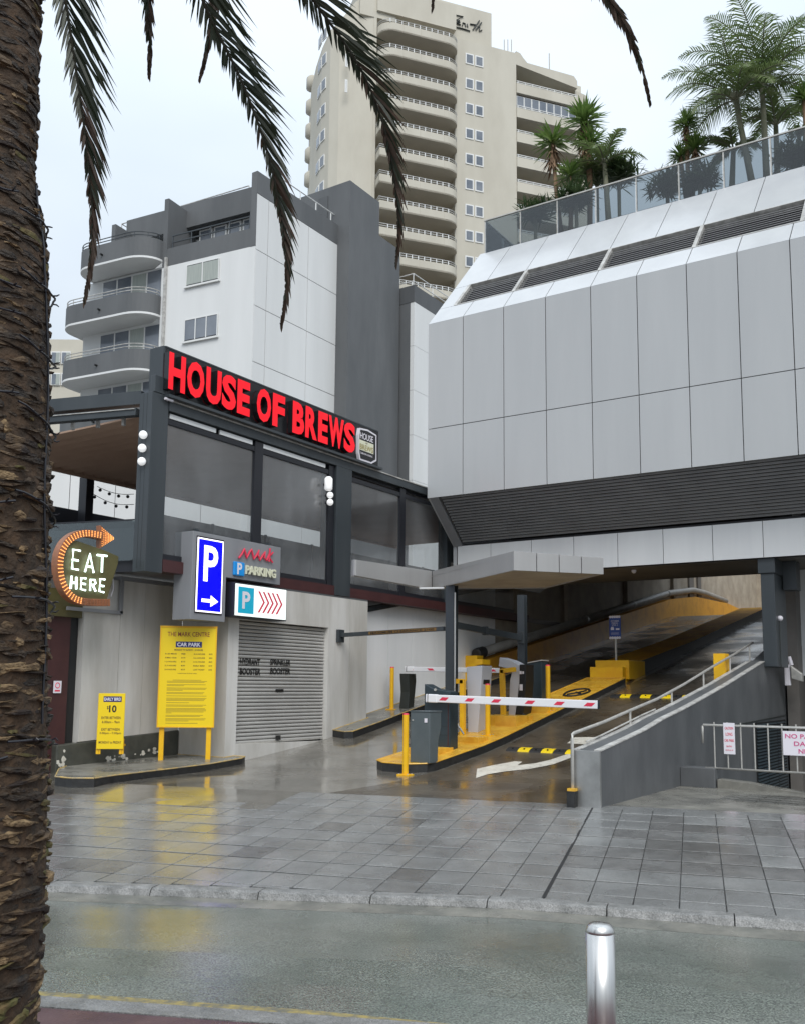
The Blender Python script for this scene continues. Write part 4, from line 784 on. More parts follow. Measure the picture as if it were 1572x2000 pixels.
MB().box(X1-.092, X1-.088, a[1]+.03, b[1]-.03, b[2]+.03, b[2]+.06).build('print', 'redm', ns)
# large yellow sign
def xplane(X): return lambda x, y: hx(x, y, X)
class Fr:
    def __init__(f, P0, u): f.P = np.array([P0[0], P0[1], 0.]); f.u = np.array([u[0], u[1], 0.])/math.hypot(*u); f.n = np.array([f.u[1], -f.u[0], 0.])
    def hit(f, x, y, off=0.): p = hp(x, y, f.P+f.n*off, f.n); return float((p-f.P)@f.u), float(p[2])
    def pt(f, a, z, o=0.): p = f.P+f.u*a+f.n*o; return np.array([p[0], p[1], z])
    def bx(f, name, mt, par, a0, a1, z0, z1, o0, o1, **k): return MB().prism([f.pt(a0, z0, o0), f.pt(a1, z0, o0), f.pt(a1, z1, o0), f.pt(a0, z1, o0)], f.n*(o1-o0)).build(name, mt, par, **k)
    def T(f, body, ca, cz, w, h, mt, par, o=.003, **k): return txt(body, f.pt(ca, cz, o-.002), f.u, ZZ, w, h, .002, mt, par, **k)
fr1 = Fr((-15.10, 13.86), (.78, .655))
ys1 = thing('tariff_sign', 'large yellow car park tariff sign on two yellow posts', 'sign', (-14.9, 14.1, .13))
h1, h2_, h3, h4 = fr1.hit(314, 1221), fr1.hit(425, 1228), fr1.hit(306, 1420), fr1.hit(418, 1423)
Ya, Yb_ = (h1[0]+h3[0])/2, (h2_[0]+h4[0])/2; zt, zb_ = (h1[1]+h2_[1])/2, (h3[1]+h4[1])/2; yw = Yb_-Ya; zh_ = zt-zb_
fr1.bx('board', 'yellows', ys1, Ya, Yb_, zb_, zt, -.04, 0, bevel=.004)
for (q0, q1, r0, r1) in ((Ya, Ya+.02, zb_, zt), (Yb_-.02, Yb_, zb_, zt), (Ya+.021, Yb_-.021, zt-.02, zt), (Ya+.021, Yb_-.021, zb_, zb_+.02)): fr1.bx('frame', 'yellow', ys1, q0, q1, r0, r1, .0008, .012)
fr1.bx('top_cap', 'yellow', ys1, Ya-.01, Yb_+.01, zt+.001, zt+.015, -.05, .02)
for a in (Ya+.05, Yb_-.16):
    fr1.bx('leg', 'yellow', ys1, a, a+.10, .14, zt-.2, -.13, -.043, bevel=.006); fr1.bx('foot_plate', 'yellow', ys1, a-.06, a+.16, .125, .148, -.18, .0)
    for d_ in (-.04, .14): MB().cyl(fr1.pt(a+d_, .148, -.03), fr1.pt(a+d_, .165, -.03), .015, 6).build('bolt', 'galv', ys1)
def T(body, fy, fz, w, h, mt, o=.003, **k): return fr1.T(body, Ya+yw*fy, zt-zh_*fz, yw*w, h, mt, ys1, o, **k)
T('THE MARK CENTRE', .5, .075, .74, .095, 'rust', bold=.012); fr1.bx('car_park_panel', 'navy', ys1, Ya+yw*.28, Ya+yw*.74, zt-zh_*.207, zt-zh_*.148, .001, .0025)
T('CAR PARK', .51, .178, .41, .082, 'signw', .005, bold=.025); T('MONDAY TO SUNDAY - 24 HOURS', .51, .232, .5, .034, 'ink', bold=.015)
rows_ = [('0-30 MINS', 'FREE', '4-5 HOURS', '$25'), ('30 MINS-1 HOUR', '$10', '5-6 HOURS', '$30'), ('1-2 HOURS', '$15', '6-12 HOURS', '$35'), ('2-3 HOURS', '$20', 'EARLY BIRD', '$10'), ('3-4 HOURS', '$23', 'LOST TICKET', '$45')]
for k, r_ in enumerate(rows_):
    for tx, fx_, w_ in zip(r_, (.20, .42, .70, .90), (.2, .07, .2, .06)): T(tx, fx_, .272+.039*k, w_, .03, 'ink', bold=.012)
T('CONDITIONS OF ENTRY APPLY', .5, .466, .34, .018, 'ink')
mb = MB(); zz = .53
for k, wl_ in enumerate([.5, .7, .66, 0, .68, .3, 0, .7, .68, .28, 0, .66, .64, 0, .7, 0, .7, .68, .66, 0, .4, 0, .7, .64, 0, .68, .7, .7, .66, .1, 0, .65, .6, 0, .7, .68, .4, 0, .56]):
    if wl_:
        a0_ = Ya+yw*(.15 if k else .25); mb.prism([fr1.pt(a0_, zt-zh_*(zz+.0045), .0006), fr1.pt(a0_+yw*wl_, zt-zh_*(zz+.0045), .0006), fr1.pt(a0_+yw*wl_, zt-zh_*zz, .0006), fr1.pt(a0_, zt-zh_*zz, .0006)], fr1.n*.0012)
    zz += .0112
mb.build('small_print', 'inkf', ys1)
fr2 = Fr((-15.32, 12.49), (.78, .655))
eb = thing('early_bird_sign', 'smaller yellow EARLY BIRD $10 sign leaning at the dark wall base', 'sign', (-15.3, 12.5, .35))
h1, h2_, h3, h4 = fr2.hit(193, 1355), fr2.hit(246, 1354), fr2.hit(188, 1466), fr2.hit(240, 1461)
a0_, a1_ = (h1[0]+h3[0])/2, (h2_[0]+h4[0])/2; z1_, z0_ = (h1[1]+h2_[1])/2, (h3[1]+h4[1])/2; w2, h2 = a1_-a0_, z1_-z0_
fr2.bx('board', 'yellows', eb, a0_, a1_, z0_, z1_, -.03, 0, bevel=.004)
for a in (a0_-.01, a1_-.08): fr2.bx('leg', 'yellow', eb, a, a+.05, z0_-.1, z1_-.02, -.08, -.032); fr2.bx('leg', 'yellow', eb, a+.055, a+.085, z0_-.1, z0_+.2, -.08, -.032); MB().obox(fr2.pt(a+.02, z0_+.05, -.3), -fr2.n*.22, fr2.u*.02, ZZ*.02).build('bracket', 'yellow', eb)
def T(body, fy, fz, w, h, mt, o=.003, **k): return fr2.T(body, a0_+w2*fy, z1_-h2*fz, w2*w, h, mt, eb, o, **k)
fr2.bx('heading_panel', 'navy', eb, a0_+w2*.19, a0_+w2*.87, z1_-h2*.155, z1_-h2*.055, .001, .0025); T('EARLY BIRD', .53, .105, .62, .062, 'signw', .005, bold=.02)
T('$', .36, .26, .06, .07, 'black', bold=.01); T('10', .55, .28, .28, .14, 'black', bold=.03)
for tx, fz_, w_ in (('ENTER BETWEEN', .44, .72), ('6.00am - 9am', .515, .66), ('EXIT BETWEEN', .65, .68), ('3.00pm - 7.00pm', .72, .8), ('MONDAY to FRIDAY', .88, .84)): T(tx, .5, fz_, w_, .05, 'ink', bold=.01)
# P sign box
ps = thing('parking_pylon_box', 'grey aluminium sign box with lit blue P panel, red script logo and PARKING lettering', 'sign', (X2+.15, 15, 4))
XQ = X2+.25; g_ = xplane(XQ)
a, b, c_ = g_(378, 1036), g_(549, 1070), g_(440, 1046); zt = (a[2]+b[2])/2; y0, y1, ym = a[1], b[1], g_(442, 1130)[1]; zlow = g_(400, 1212)[2]; zmid = g_(500, 1136)[2]
MB().prism([(XQ, y0, zlow), (XQ, ym, zlow), (XQ, ym, zmid), (XQ, y1, zmid), (XQ, y1, zt), (XQ, y0, zt)], (-.52, 0, 0)).build('case', 'alu', ps, bevel=.006)
pa, pb = g_(384, 1045), g_(436, 1056); pc, pd2 = g_(380, 1197), g_(434, 1202)
py0, py1, pz1, pz0 = (pa[1]+pc[1])/2, (pb[1]+pd2[1])/2, (pa[2]+pb[2])/2, (pc[2]+pd2[2])/2
B('display_surround', 'blackp', ps, XQ+.001, XQ+.012, py0, py1, pz0, pz1); e_ = .03
B('lit_border', 'lit', ps, XQ+.013, XQ+.02, py0+e_*.6, py1-e_*.6, pz0+e_, pz1-e_); B('blue_panel', 'blue', ps, XQ+.021, XQ+.024, py0+e_*1.7, py1-e_*1.7, pz0+e_*2.0, pz1-e_*2.0)
pw_, ph_ = py1-py0, pz1-pz0; pcx = (py0+py1)/2
txt('P', (XQ+.028, pcx+.01, pz0+ph_*.655), XY, ZZ, pw_*.52, ph_*.47, .003, 'lit', ps, bold=.02)
az = pz0+ph_*.17; MB().box(XQ+.025, XQ+.028, pcx-pw_*.28, pcx+pw_*.05, az-.035, az+.035).prism([(XQ+.025, pcx+pw_*.05, az-.12), (XQ+.025, pcx+pw_*.33, az), (XQ+.025, pcx+pw_*.05, az+.12)], (.003, 0, 0)).build('arrow', 'lit', ps)
sc_ = lambda x, y, o=.03: hx(x, y, XQ+o)
pts_ = [(467, 1090), (473, 1082), (478, 1072), (480, 1080), (482, 1090), (488, 1078), (492, 1073), (494, 1082), (496, 1092), (502, 1084), (506, 1075), (505, 1086), (508, 1094), (513, 1086), (518, 1078), (517, 1090), (521, 1095), (526, 1084), (528, 1071), (526, 1097)]
MB().tube([sc_(*p, .035) for p in pts_], .022, 6).build('script_logo', 'redm', ps); MB().tube([sc_(*p, .035) for p in [(534, 1079), (526, 1088), (533, 1099)]], .02, 6).build('script_logo', 'redm', ps)
q0, q1 = sc_(457, 1096), sc_(477, 1126); B('p_tile', 'ltblue', ps, XQ+.001, XQ+.05, q0[1], q1[1], q1[2], q0[2], bevel=.02); txt('P', (XQ+.053, (q0[1]+q1[1])/2, (q0[2]+q1[2])/2), XY, ZZ, .15, .25, .003, 'signw', ps, bold=.03)
txt('PARKING', sc_(509, 1117, .04), XY, ZZ, 1.0, .2, .035, 'creaml', ps, bold=.03)
for q in ((384, 1031), (524, 1058)): c = hx(*q, XQ-.3); B('mounting_lug', 'steelp', ps, XQ-.33, XQ-.27, c[1]-.04, c[1]+.04, zt+.002, zt+.12)
# arrow lightbox
lb = thing('arrow_lightbox', 'black framed white light box with blue P tile and five crimson chevrons over the shutter', 'sign', (X2+.2, 16, 3.5))
XB = X2+.42; k_ = xplane(XB); a, b, c_, d_ = k_(459, 1138), k_(561, 1152), k_(458, 1203), k_(558, 1212)
y0, y1, z1, z0 = (a[1]+c_[1])/2, (b[1]+d_[1])/2, (a[2]+b[2])/2, (c_[2]+d_[2])/2
B('case', 'steelb', lb, XB, X2+.06, y0-.015, y1+.015, z0-.015, z1+.015, bevel=.008); B('white_face', 'litw', lb, XB+.001, XB+.008, y0+.012, y1-.012, z0+.012, z1-.012)
W2, H2 = y1-y0, z1-z0
B('p_tile', 'cyan', lb, XB+.009, XB+.013, y0+W2*.06, y0+W2*.35, z0+H2*.1, z1-H2*.1, bevel=.0015); txt('P', (XB+.017, y0+W2*.205, (z0+z1)/2), XY, ZZ, W2*.145, H2*.53, .003, 'signw', lb, bold=.03)
for i in range(5):
    yy = y0+W2*(.43+.088*i); zc_ = (z0+z1)/2; h = H2*.33; w_ = W2*.10; t_ = W2*.033
    MB().prism([(XB+.009, yy, zc_+h), (XB+.009, yy+t_, zc_+h), (XB+.009, yy+w_+t_, zc_), (XB+.009, yy+t_, zc_-h), (XB+.009, yy, zc_-h), (XB+.009, yy+w_, zc_)], (.004, 0, 0)).build('chevron', 'redm', lb)
# EAT HERE sign
eh = thing('neon_diner_sign', 'vintage olive EAT HERE neon sign wrapped by an arrow of amber bulbs', 'sign', (-15, 12, 3.8))
XN = -14.88; n_f = xplane(XN)
body = [n_f(*q) for q in ((122, 1060), (150, 1056), (205, 1075), (232, 1087), (231, 1100), (210, 1168), (207, 1180), (140, 1172), (122, 1150))]
MB().prism(body, (-.14, 0, 0)).build('sign_face', 'olive', eh, bevel=.008)
arc = [(213, 1177), (190, 1177), (165, 1176), (145, 1171), (128, 1155), (118, 1130), (115, 1105), (118, 1080), (128, 1060), (145, 1046), (165, 1041), (182, 1043), (200, 1047)]
ap = [hx(*q, XN+.02) for q in arc]
def ribbon(pts, w, x0, x1):
    mb = MB(); L_ = []
    for i, p in enumerate(pts):
        t = pts[min(i+1, len(pts)-1)]-pts[max(i-1, 0)]; t = t/np.linalg.norm(t); q = np.cross(XX, t); L_.append((p-q*w, p+q*w))
    vs = []
    for a, b in L_: vs += [(x0, a[1], a[2]), (x0, b[1], b[2]), (x1, b[1], b[2]), (x1, a[1], a[2])]
    fs = []
    for i in range(len(L_)-1):
        for k in range(4): fs.append((i*4+k, i*4+(k+1) % 4, (i+1)*4+(k+1) % 4, (i+1)*4+k))
    fs += [(0, 3, 2, 1), tuple((len(L_)-1)*4+k for k in range(4))]
    return mb.add(vs, fs)
from itertools import accumulate
def resample(pts, n):
    pts = np.array(pts); d = np.r_[0, np.cumsum(np.linalg.norm(np.diff(pts, axis=0), axis=1))]; u = np.linspace(0, d[-1], n); return [np.array([np.interp(q, d, pts[:, k]) for k in range(3)]) for q in u]
def smooth(pts, n, it=2):
    p = resample(pts, n)
    for _ in range(it): p = [p[0]]+[(p[i-1]+2*p[i]+p[i+1])/4 for i in range(1, len(p)-1)]+[p[-1]]
    return p
ap2 = smooth(ap, 44)
ribbon(ap2, .068, XN-.12, XN+.05).build('arrow_trough', 'copper', eh)
hd_ = [hx(*q, XN+.02) for q in ((196, 1026), (224, 1052), (196, 1071))]; MB().prism(hd_, (-.12, 0, 0)).build('arrow_head', 'copper', eh)
def bulbs(): 
    me = MB().sphere((0, 0, 0), .011, 6, 4); return me
mb = MB(); mbd = MB()
for i in range(1, 43):
    p = ap2[i]; t = ap2[i+1]-ap2[i-1] if i < 43 else ap2[i]-ap2[i-1]; t = t/np.linalg.norm(t); q = np.cross(XX, t)
    for k in (-1.5, -.5, .5, 1.5):
        c = p+q*.031*k; (mb if (i > 9) else mbd).sphere((XN+.058, c[1], c[2]), .0115, 6, 4)
for i in range(1, 9):
    for k in range(-4, 5):
        f = i/9; p = hd_[0]*(1-f)*.5+hd_[2]*(1-f)*.5+hd_[1]*f; e = (hd_[0]-hd_[2])*(.5*(1-f))
        c = p+e*(k/4.6); mb.sphere((XN+.03, c[1], c[2]), .009, 6, 4)
mb.build('amber_bulbs', 'bulb', eh, kind='stuff'); mbd.build('unlit_bulbs', 'copper', eh, kind='stuff')
def neon(strokes):
    for s_ in strokes: MB().tube([hx(*q, XN+.06) for q in s_], .019, 8).build('neon_letter', 'neon', eh, smooth=True)
neon([[(157, 1076), (143, 1073), (141, 1111), (153, 1113)], [(141, 1093), (153, 1095)], [(166, 1117), (176, 1082), (183, 1119)], [(170, 1106), (181, 1108)], [(190, 1084), (209, 1086)], [(200, 1086), (199, 1118)],
      [(140, 1125), (138, 1150)], [(149, 1127), (149, 1151)], [(139, 1138), (149, 1139)], [(168, 1130), (159, 1129), (158, 1151), (167, 1153)], [(159, 1140), (167, 1141)], [(176, 1154), (177, 1132), (185, 1133), (187, 1139), (183, 1143), (177, 1142)], [(181, 1143), (187, 1155)], [(205, 1132), (196, 1131), (194, 1155), (203, 1157)], [(195, 1144), (203, 1145)]])
MB().tube([hx(*q, X1+.1) for q in ((221, 1130), (222, 1150), (217, 1165))], .012, 6).build('wire', 'signw', eh)
MB().box(X1+.02, XN-.14, 12.0, 12.06, 3.5, 3.6).build('bracket', 'steelp', eh); B('bracket', 'steelp', eh, X1+.02, XN-.14, 12.25, 12.31, 3.6, 3.7)
# ================================================================== RESTAURANT TERRACE
rt = thing('restaurant_terrace', 'charcoal steel terrace pergola with clear plastic blinds and tan fabric roof above the roller door', 'pergola', (X2, 16, 4))
XT = X2-.0
cyA, cyB = 12.72, 13.17; cX0 = float(hy(268, 900, cyA)[0])
B('corner_column', 'steelp', rt, cX0, XT, cyA, cyB, 3.95, 7.62, bevel=.008); 
for f in (.33, .62): x = cX0+(XT-cX0)*f; B('cladding_joint', 'black', rt, x-.003, x+.003, cyA-.002, cyA-.0005, 4, 7.6)
B('column_head', 'steelp', rt, cX0+.25, XT+.01, cyA+.05, cyB-.06, 7.625, 7.98, bevel=.01)
B('top_beam', 'steelp', rt, XT-.14, XT+.02, cyB+.002, 29, 7.32, 7.52, bevel=.006); B('gutter_channel', 'steelb', rt, XT-.3, XT-.142, cyB, 29, 7.25, 7.42)
B('edge_flashing', 'galvw', rt, XT-.02, XT+.04, cyB, 29, 7.522, 7.55)
def Yat(px, py=1000, X=XT): return float(hx(px, py, X)[1])
post_px = [(498, 514, 0), (656, 686, 1), (784, 794, 0), (872, 886, 1)]
edges = [cyB]
B('floor_slab', 'oxblood', rt, XT+.0, XT-.35, 13.18, 30, 3.995, 4.24); B('floor', 'floorb', rt, XT-.352, -26, 13.0, 34, 4.05, 4.2)
for l, r_, big in post_px:
    a, b = Yat(l), Yat(r_); edges += [a, b]
    if big: B('column', 'steelp', rt, XT-.30, XT+.015, a+.0, b, 4.0, 7.6, bevel=.006)
    else: B('mullion', 'steelb', rt, XT-.12, XT-.04, a, b, 4.24, 7.3)
B('column_fin', 'steelb', rt, XT-.3, XT-.05, Yat(645), Yat(655.5), 4.0, 7.3)
edges += [29.]
for i in range(0, len(edges)-1, 2):
    a, b = edges[i], edges[i+1]
    if i == 2: b = Yat(644)
    B('blind_header', 'steelb', rt, XT-.14, XT-.05, a+.003, b-.003, 7.06, 7.17); B('blind_foot', 'steelb', rt, XT-.12, XT-.06, a+.003, b-.003, 4.245, 4.36)
    mb = MB(); nY, nZ = 30, 16
    vs = [(XT-.09+.003*math.sin(k*.9+j*.25)*math.sin(j/nZ*3.1), a+.01+(b-a-.02)*k/nY, 4.36+2.7*j/nZ) for j in range(nZ+1) for k in range(nY+1)]
    mb.add(vs, [(j*(nY+1)+k, j*(nY+1)+k+1, (j+1)*(nY+1)+k+1, (j+1)*(nY+1)+k) for j in range(nZ) for k in range(nY)]); mb.build('plastic_blind', 'blind', rt, smooth=True)
for (a_w, b_w) in ((335, 425), (434, 497), (518, 640)): B('light_soffit_strip', 'panelw', rt, XT-.09, XT-.05, Yat(a_w, 830), Yat(b_w, 860), 7.19, 7.29)
# inner glass balustrade
for k in range(9):
    a = 13.3+k*1.75; B('inner_glass', 'clear', rt, XT-.45, XT-.44, a, a+1.66, 4.22, 5.25); B('inner_post', 'steelb', rt, XT-.47, XT-.42, a+1.67, a+1.72, 4.21, 5.27)
# street side beam, roof
kd = KD; c0 = np.array([cX0+.02, cyA+.02, 0]); 
def sk(s, t, z): p = c0-kd*s+ND*t; return (p[0], p[1], z)
def skbox(name, s0, s1, t0, t1, z0, z1, mt, **k): return MB().prism([sk(s0, t0, z0), sk(s1, t0, z0), sk(s1, t0, z1), sk(s0, t0, z1)], ND*(t1-t0)).build(name, mt, rt, **k)
zz1 = float(hp(270, 764, c0, ND)[2]); zz0 = float(hp(262, 790, c0, ND)[2]); z2 = float(hp(250, 812, c0, ND)[2])
skbox('street_beam', 0, 9, -.02, .2, zz0, zz1, 'steelp'); skbox('roller_box', .12, 9, .0, .16, z2, zz0-.06, 'steelp', bevel=.01); skbox('gutter_lip', .14, 9, -.03, -.001, zz0-.10, zz0-.085, 'galvw')
zr = z2+.05; CW_ = float(hz(170, 925, zr)[0])-XT+.32
for k in range(52):
    Y = 13.0+k*.34
    MB().prism([(XT-.32, Y, zr+.02-.0*k), (XT-.32, Y+.17, zr-.055), (XT-.32, Y+.34, zr+.02), (XT-.32, Y+.34, zr+.06), (XT-.32, Y, zr+.06)], (CW_, 0, 0)).build('roof_fabric_fold', 'fabric', rt)
for k in range(4): skbox('roof_guide', .55+k*.62, .61+k*.62, .25, .32, zr-.16, zr-.0, 'galvw')
B('rear_beam', 'fabric', rt, XT-.32+CW_, XT-.4+CW_, 13, 30.7, zr-.12, zr+.05)
# inner post, rear glass rail
ic_ = hx(169, 960, XT-.32+CW_-.2); MB().box(ic_[0]-.15, ic_[0]+.15, ic_[1]-.12, ic_[1]+.12, 4.2, zr-.06).build('inner_column', 'steelb', rt)
MB().prism([(XT-1+CW_, 13.2, 4.2), (XT-1+CW_, 27, 4.2), (XT-1+CW_, 27, float(hx(260, 1015, XT-1+CW_)[2])), (XT-1+CW_, 13.2, float(hx(110, 990, XT-1+CW_)[2]))], (-.1, 0, 0)).build('side_screen', 'steelb', rt); MB().box(-15.2, -15.24, 14.0, 14.1, 4.2, 5.2).build('inner_post', 'steelb', rt)
gzt = float(hp(190, 1019, c0, ND)[2]); skbox('street_glass', .05, 8, .05, .062, 4.2, gzt, 'clear'); skbox('street_glass_rail', .05, 8, .04, .075, gzt+.002, gzt+.03, 'steelb'); skbox('street_base', .05, 9, .12, .4, 3.98, 4.19, 'steelb')
skbox('bar_counter', .3, 8, 3.4, 3.9, 4.2, 5.5, 'steelb'); 
# white rear wall beyond terrace
bw = thing('rear_boundary_wall', 'white panelled wall seen through the open terrace', 'wall', (-30, 33, 4))
rf_ = hd(40, 1000, 36.); rg_ = hd(470, 1000, 40.); fw = Fr(rf_, (rg_-rf_)[:2]); rl_ = float(np.linalg.norm((rg_-rf_)[:2]))
for k in range(5): fw.bx('wall_panel', 'white', bw, rl_*k/5+.012, rl_*(k+1)/5-.012, 3.2, 11.0, 0, .1)
fw.bx('core', 'greyd', bw, 0, rl_, 3.2, 10.98, -.2, -.001)
# festoon lights
fe = thing('festoon_lights', 'thin string of small dark festoon bulbs under the terrace roof', 'string lights', (-20, 20, 6.5))
mb = MB(); bl = MB()
for x0, y0_, x1, y1_, sg in ((190, 950, 262, 965, 6), (178, 962, 262, 985, 9)):
    P = [hd(x0+(x1-x0)*k/12, y0_+(y1_-y0_)*k/12+sg*math.sin(math.pi*k/12), 25.) for k in range(13)]; mb.tube(P, .008, 4)
    for k in range(1, 12, 3): bl.sphere(P[k]-ZZ*.06, .045, 8, 6)
mb.build('wire', 'cable', fe); bl.build('bulb', 'black', fe)
# globe lamps
gl_ = None
for k, (x, y) in enumerate(((280, 849), (278, 875), (277, 901))):
    P = hy(x, y, cyA-.07); t = thing('globe_lamp', ('top', 'middle', 'bottom')[k]+' of the three white disc lamps on the corner column', 'lamp', P, 'white disc lamps on the corner column')
    MB().sphere(P, .085, 16, 10).build('globe', 'lampw', t, smooth=True); MB().cyl((P[0], P[1]+.03, P[2]), (P[0], cyA, P[2]), .05, 10).build('socket', 'steelb', t)
for k, (x, y, h_) in enumerate(((642, 945, .2), (645, 967, .09), (645, 981, .09))):
    P = hx(x, y, XT+.12); t = thing('wall_lamp', ('tall white capsule lamp', 'upper small white globe', 'lower small white globe')[k]+' beside the middle terrace column', 'lamp', P, 'white lamps beside the middle column')
    if k == 0: MB().tube([P+ZZ*(-.17), P+ZZ*(-.13), P+ZZ*.13, P+ZZ*.18], [.06, .1, .1, .06], 14).build('globe', 'lampw', t, smooth=True)
    else: MB().sphere(P, .085, 14, 10).build('globe', 'lampw', t, smooth=True)
    MB().cyl((P[0]-.02, P[1], P[2]), (XT-.02, P[1], P[2]), .04, 8).build('socket', 'steelb', t)
cc_ = hx(332, 781, XT+.08); t = thing('security_camera', 'white bullet camera under the left end of the red sign', 'camera', cc_)
MB().cyl(cc_-XY*.13, cc_+XY*.08, .028, 10).build('body', 'signw', t); MB().cyl(cc_-XX*.1, cc_, .015, 6).build('arm', 'signw', t)
# big red sign
hs_ = thing('house_of_brews_sign', 'long black sign board with red HOUSE OF BREWS letters above the terrace', 'sign', (XT, 13, 7.6))
hs_['label'] = 'long black board with big red letters reading HOUSE OF BREWS above the terrace'; hs_.name = 'roof_sign'; BASE[hs_.name] = (XT, 13, 7.6)
sy0, sy1 = Yat(322, 720), Yat(739, 870); sz_t = 8.63; sz_b = 7.62
B('board', 'blackp', hs_, XT-.0, XT-.05, sy0, sy1, sz_b, sz_t); B('end_return', 'steelp', hs_, XT-.05, XT-.4, sy0-.05, sy0+.0, sz_b-.0, sz_t+.02); B('end_return', 'steelp', hs_, XT+.0, XT-.05, sy0-.05, sy0-.002, sz_b, sz_t+.02)
B('top_edge', 'steelp', hs_, XT+.01, XT-.4, sy0, sy1, sz_t+.002, sz_t+.03); B('bottom_ledge', 'steelp', hs_, XT+.16, XT-.05, sy0, sy1, sz_b-.06, sz_b-.003)
for Y in np.arange(sy0+.6, sy1, 1.4): B('rear_strut', 'steelp', hs_, XT-.051, XT-.12, Y, Y+.06, sz_b, sz_t)
lets = [('H', 330, 363, 683, 768), ('O', 366, 400, 697, 781), ('U', 403, 433, 715, 793), ('S', 434, 462, 727, 805), ('E', 464, 489, 741, 814), ('O', 502, 530, 757, 831), ('F', 533, 557, 768, 838), ('B', 572, 595, 782, 854), ('R', 597, 620, 792, 862), ('E', 622, 641, 801, 870), ('W', 642, 672, 808, 884), ('S', 672, 694, 822, 891)]
XL = XT+.16
for ch, xl, xr, yt_, yb_ in lets:
    a, b = float(hx(xl, (yt_+yb_)/2, XL)[1]), float(hx(xr, (yt_+yb_)/2, XL)[1]); 
    xm = (xl+xr)/2; zu, zl = 8.50, 7.72
    txt(ch, (XL-.15, (a+b)/2, (zu+zl)/2), XY, ZZ, b-a, zu-zl, .15, ['red', 'blackp'], hs_, name='letter', bold=.045)
bg_ = thing('badge_sign', 'white edged black badge reading HOUSE OF BREWS at the right end of the long sign', 'sign', (XT, 20, 8.1)); XBa = XT+.10
def badge(sc, x): 
    P = [(704, 838), (718, 841), (734, 851), (734, 898), (725, 903), (704, 896), (702, 884), (702, 850)]
    pp_ = np.array([hx(*q, XBa) for q in P]); c = pp_.mean(0); pp_ = c+(pp_-c)*sc; pp_[:, 0] = x; return pp_
MB().prism(badge(1.08, XBa-.09), (.09, 0, 0)).build('outer_edge', 'signw', bg_); MB().prism(badge(.97, XBa+.002), (.004, 0, 0)).build('black_field', 'blackp', bg_)
bc = badge(1, XBa).mean(0); lo_ = badge(.97, XBa); yw2 = lo_[:, 1].max()-lo_[:, 1].min(); bzc = bc[2]
B('cream_field', 'creaml', bg_, XBa+.007, XBa+.01, bc[1]-yw2*.44, bc[1]+yw2*.44, bzc-.17, bzc+.10)
txt('HOUSE', (XBa+.012, bc[1], bzc+.22), XY, ZZ, yw2*.8, .17, .003, 'signw', bg_, bold=.01); txt('OF', (XBa+.014, bc[1], bzc+.055), XY, ZZ, .1, .045, .002, 'ink', bg_); txt('BREWS', (XBa+.014, bc[1], bzc-.075), XY, ZZ, yw2*.8, .14, .002, 'inkf', bg_); txt('TAPROOM & DINING', (XBa+.012, bc[1], bzc-.25), XY, ZZ, yw2*.75, .05, .002, 'signw', bg_)
# ================================================================== APARTMENT BUILDING (white and grey)
D1 = 50.; P1_ = hd(487, 900, D1); ap_ = thing('apartment_building', 'white and charcoal apartment block with curved balconies behind the red sign', 'building', (P1_[0], P1_[1], 0))
ang = math.atan(3736/1850)+HEAD; el = np.array([-math.sin(ang), math.cos(ang), 0.])   # left face direction, away to the left
el = fh*math.cos(math.atan(3736/1850))-rh*math.sin(math.atan(3736/1850)); nl_ = np.array([el[1], -el[0], 0]); nl_ = nl_ if nl_@(CAM-P1_) > 0 else -nl_
Pc = np.array([P1_[0], P1_[1], 0.])
def LF(x, y, off=0.): return hp(x, y, Pc+nl_*off, nl_)       # hit on the left face
def lp(s, z, off=0.): q = Pc+el*s+nl_*off; return (q[0], q[1], z)
def ls(x, y=600, off=0.): return float((LF(x, y, off)-Pc)@el)
def lbox(name, s0, s1, z0, z1, off0, off1, mt, par=None, **k): return MB().prism([lp(s0, z0, off0), lp(s1, z0, off0), lp(s1, z1, off0), lp(s0, z1, off0)], nl_*(off1-off0)).build(name, mt, par or ap_, **k)
zbandb, zbandt = float(LF(487, 482)[2]), float(LF(487, 446)[2]); zroof = float(LF(487, 380)[2]); zpar = float(LF(487, 341)[2])
sW = ls(320); 
lbox('wall', .02, sW, -2.9, zbandb, 0, -.4, 'white'); lbox('grey_band', .02, sW, zbandb+.002, zbandt, .0, -.3, 'grey')
fin_z = zpar
lbox('penthouse_wall', .36, sW+3.8, zbandt-.4, zroof-.3, -2.61, -2.9, 'white'); lbox('roof_fascia', .36, sW+4.6, float(LF(405, 434, -1.6)[2]), float(LF(405, 388, -1.6)[2]), -1.6, -6, 'grey')
Xc = float(Pc[0])
Yend = float(hx(667, 600, Xc)[1])
# right face wall and joints as panels
jz = [-2.9]+[float(hx(487, q, Xc)[2]) for q in (702, 590, 478)]+[zroof+.0]; jz = sorted(jz); jy = [float(Pc[1]), Pc[1]+.38*(Yend-Pc[1])*.45, Pc[1]+.62*(Yend-Pc[1]), Yend]
jy = [float(Pc[1]), float(hx(520, 600, Xc)[1]), float(hx(600, 600, Xc)[1]), Yend]
for za_, zb_2 in zip(jz[:-1], jz[1:]):
    for ya_, yb_2 in zip(jy[:-1], jy[1:]): B('side_wall_panel', 'white', ap_, Xc, Xc-.3, ya_+.02, yb_2-.02, za_+.02, zb_2-.02)
B('side_wall_core', 'grey', ap_, Xc-.045, Xc-.5, Pc[1]+.03, Yend, -2.9, zroof); B('side_parapet', 'grey', ap_, Xc+.01, Xc-.4, Pc[1]-.02, Yend, zroof+.002, zpar+.1)
lbox('front_fin', -.0, .35, zbandb, zpar, .02, -3.4, 'grey')
f1, f2_ = ls(318), ls(324)
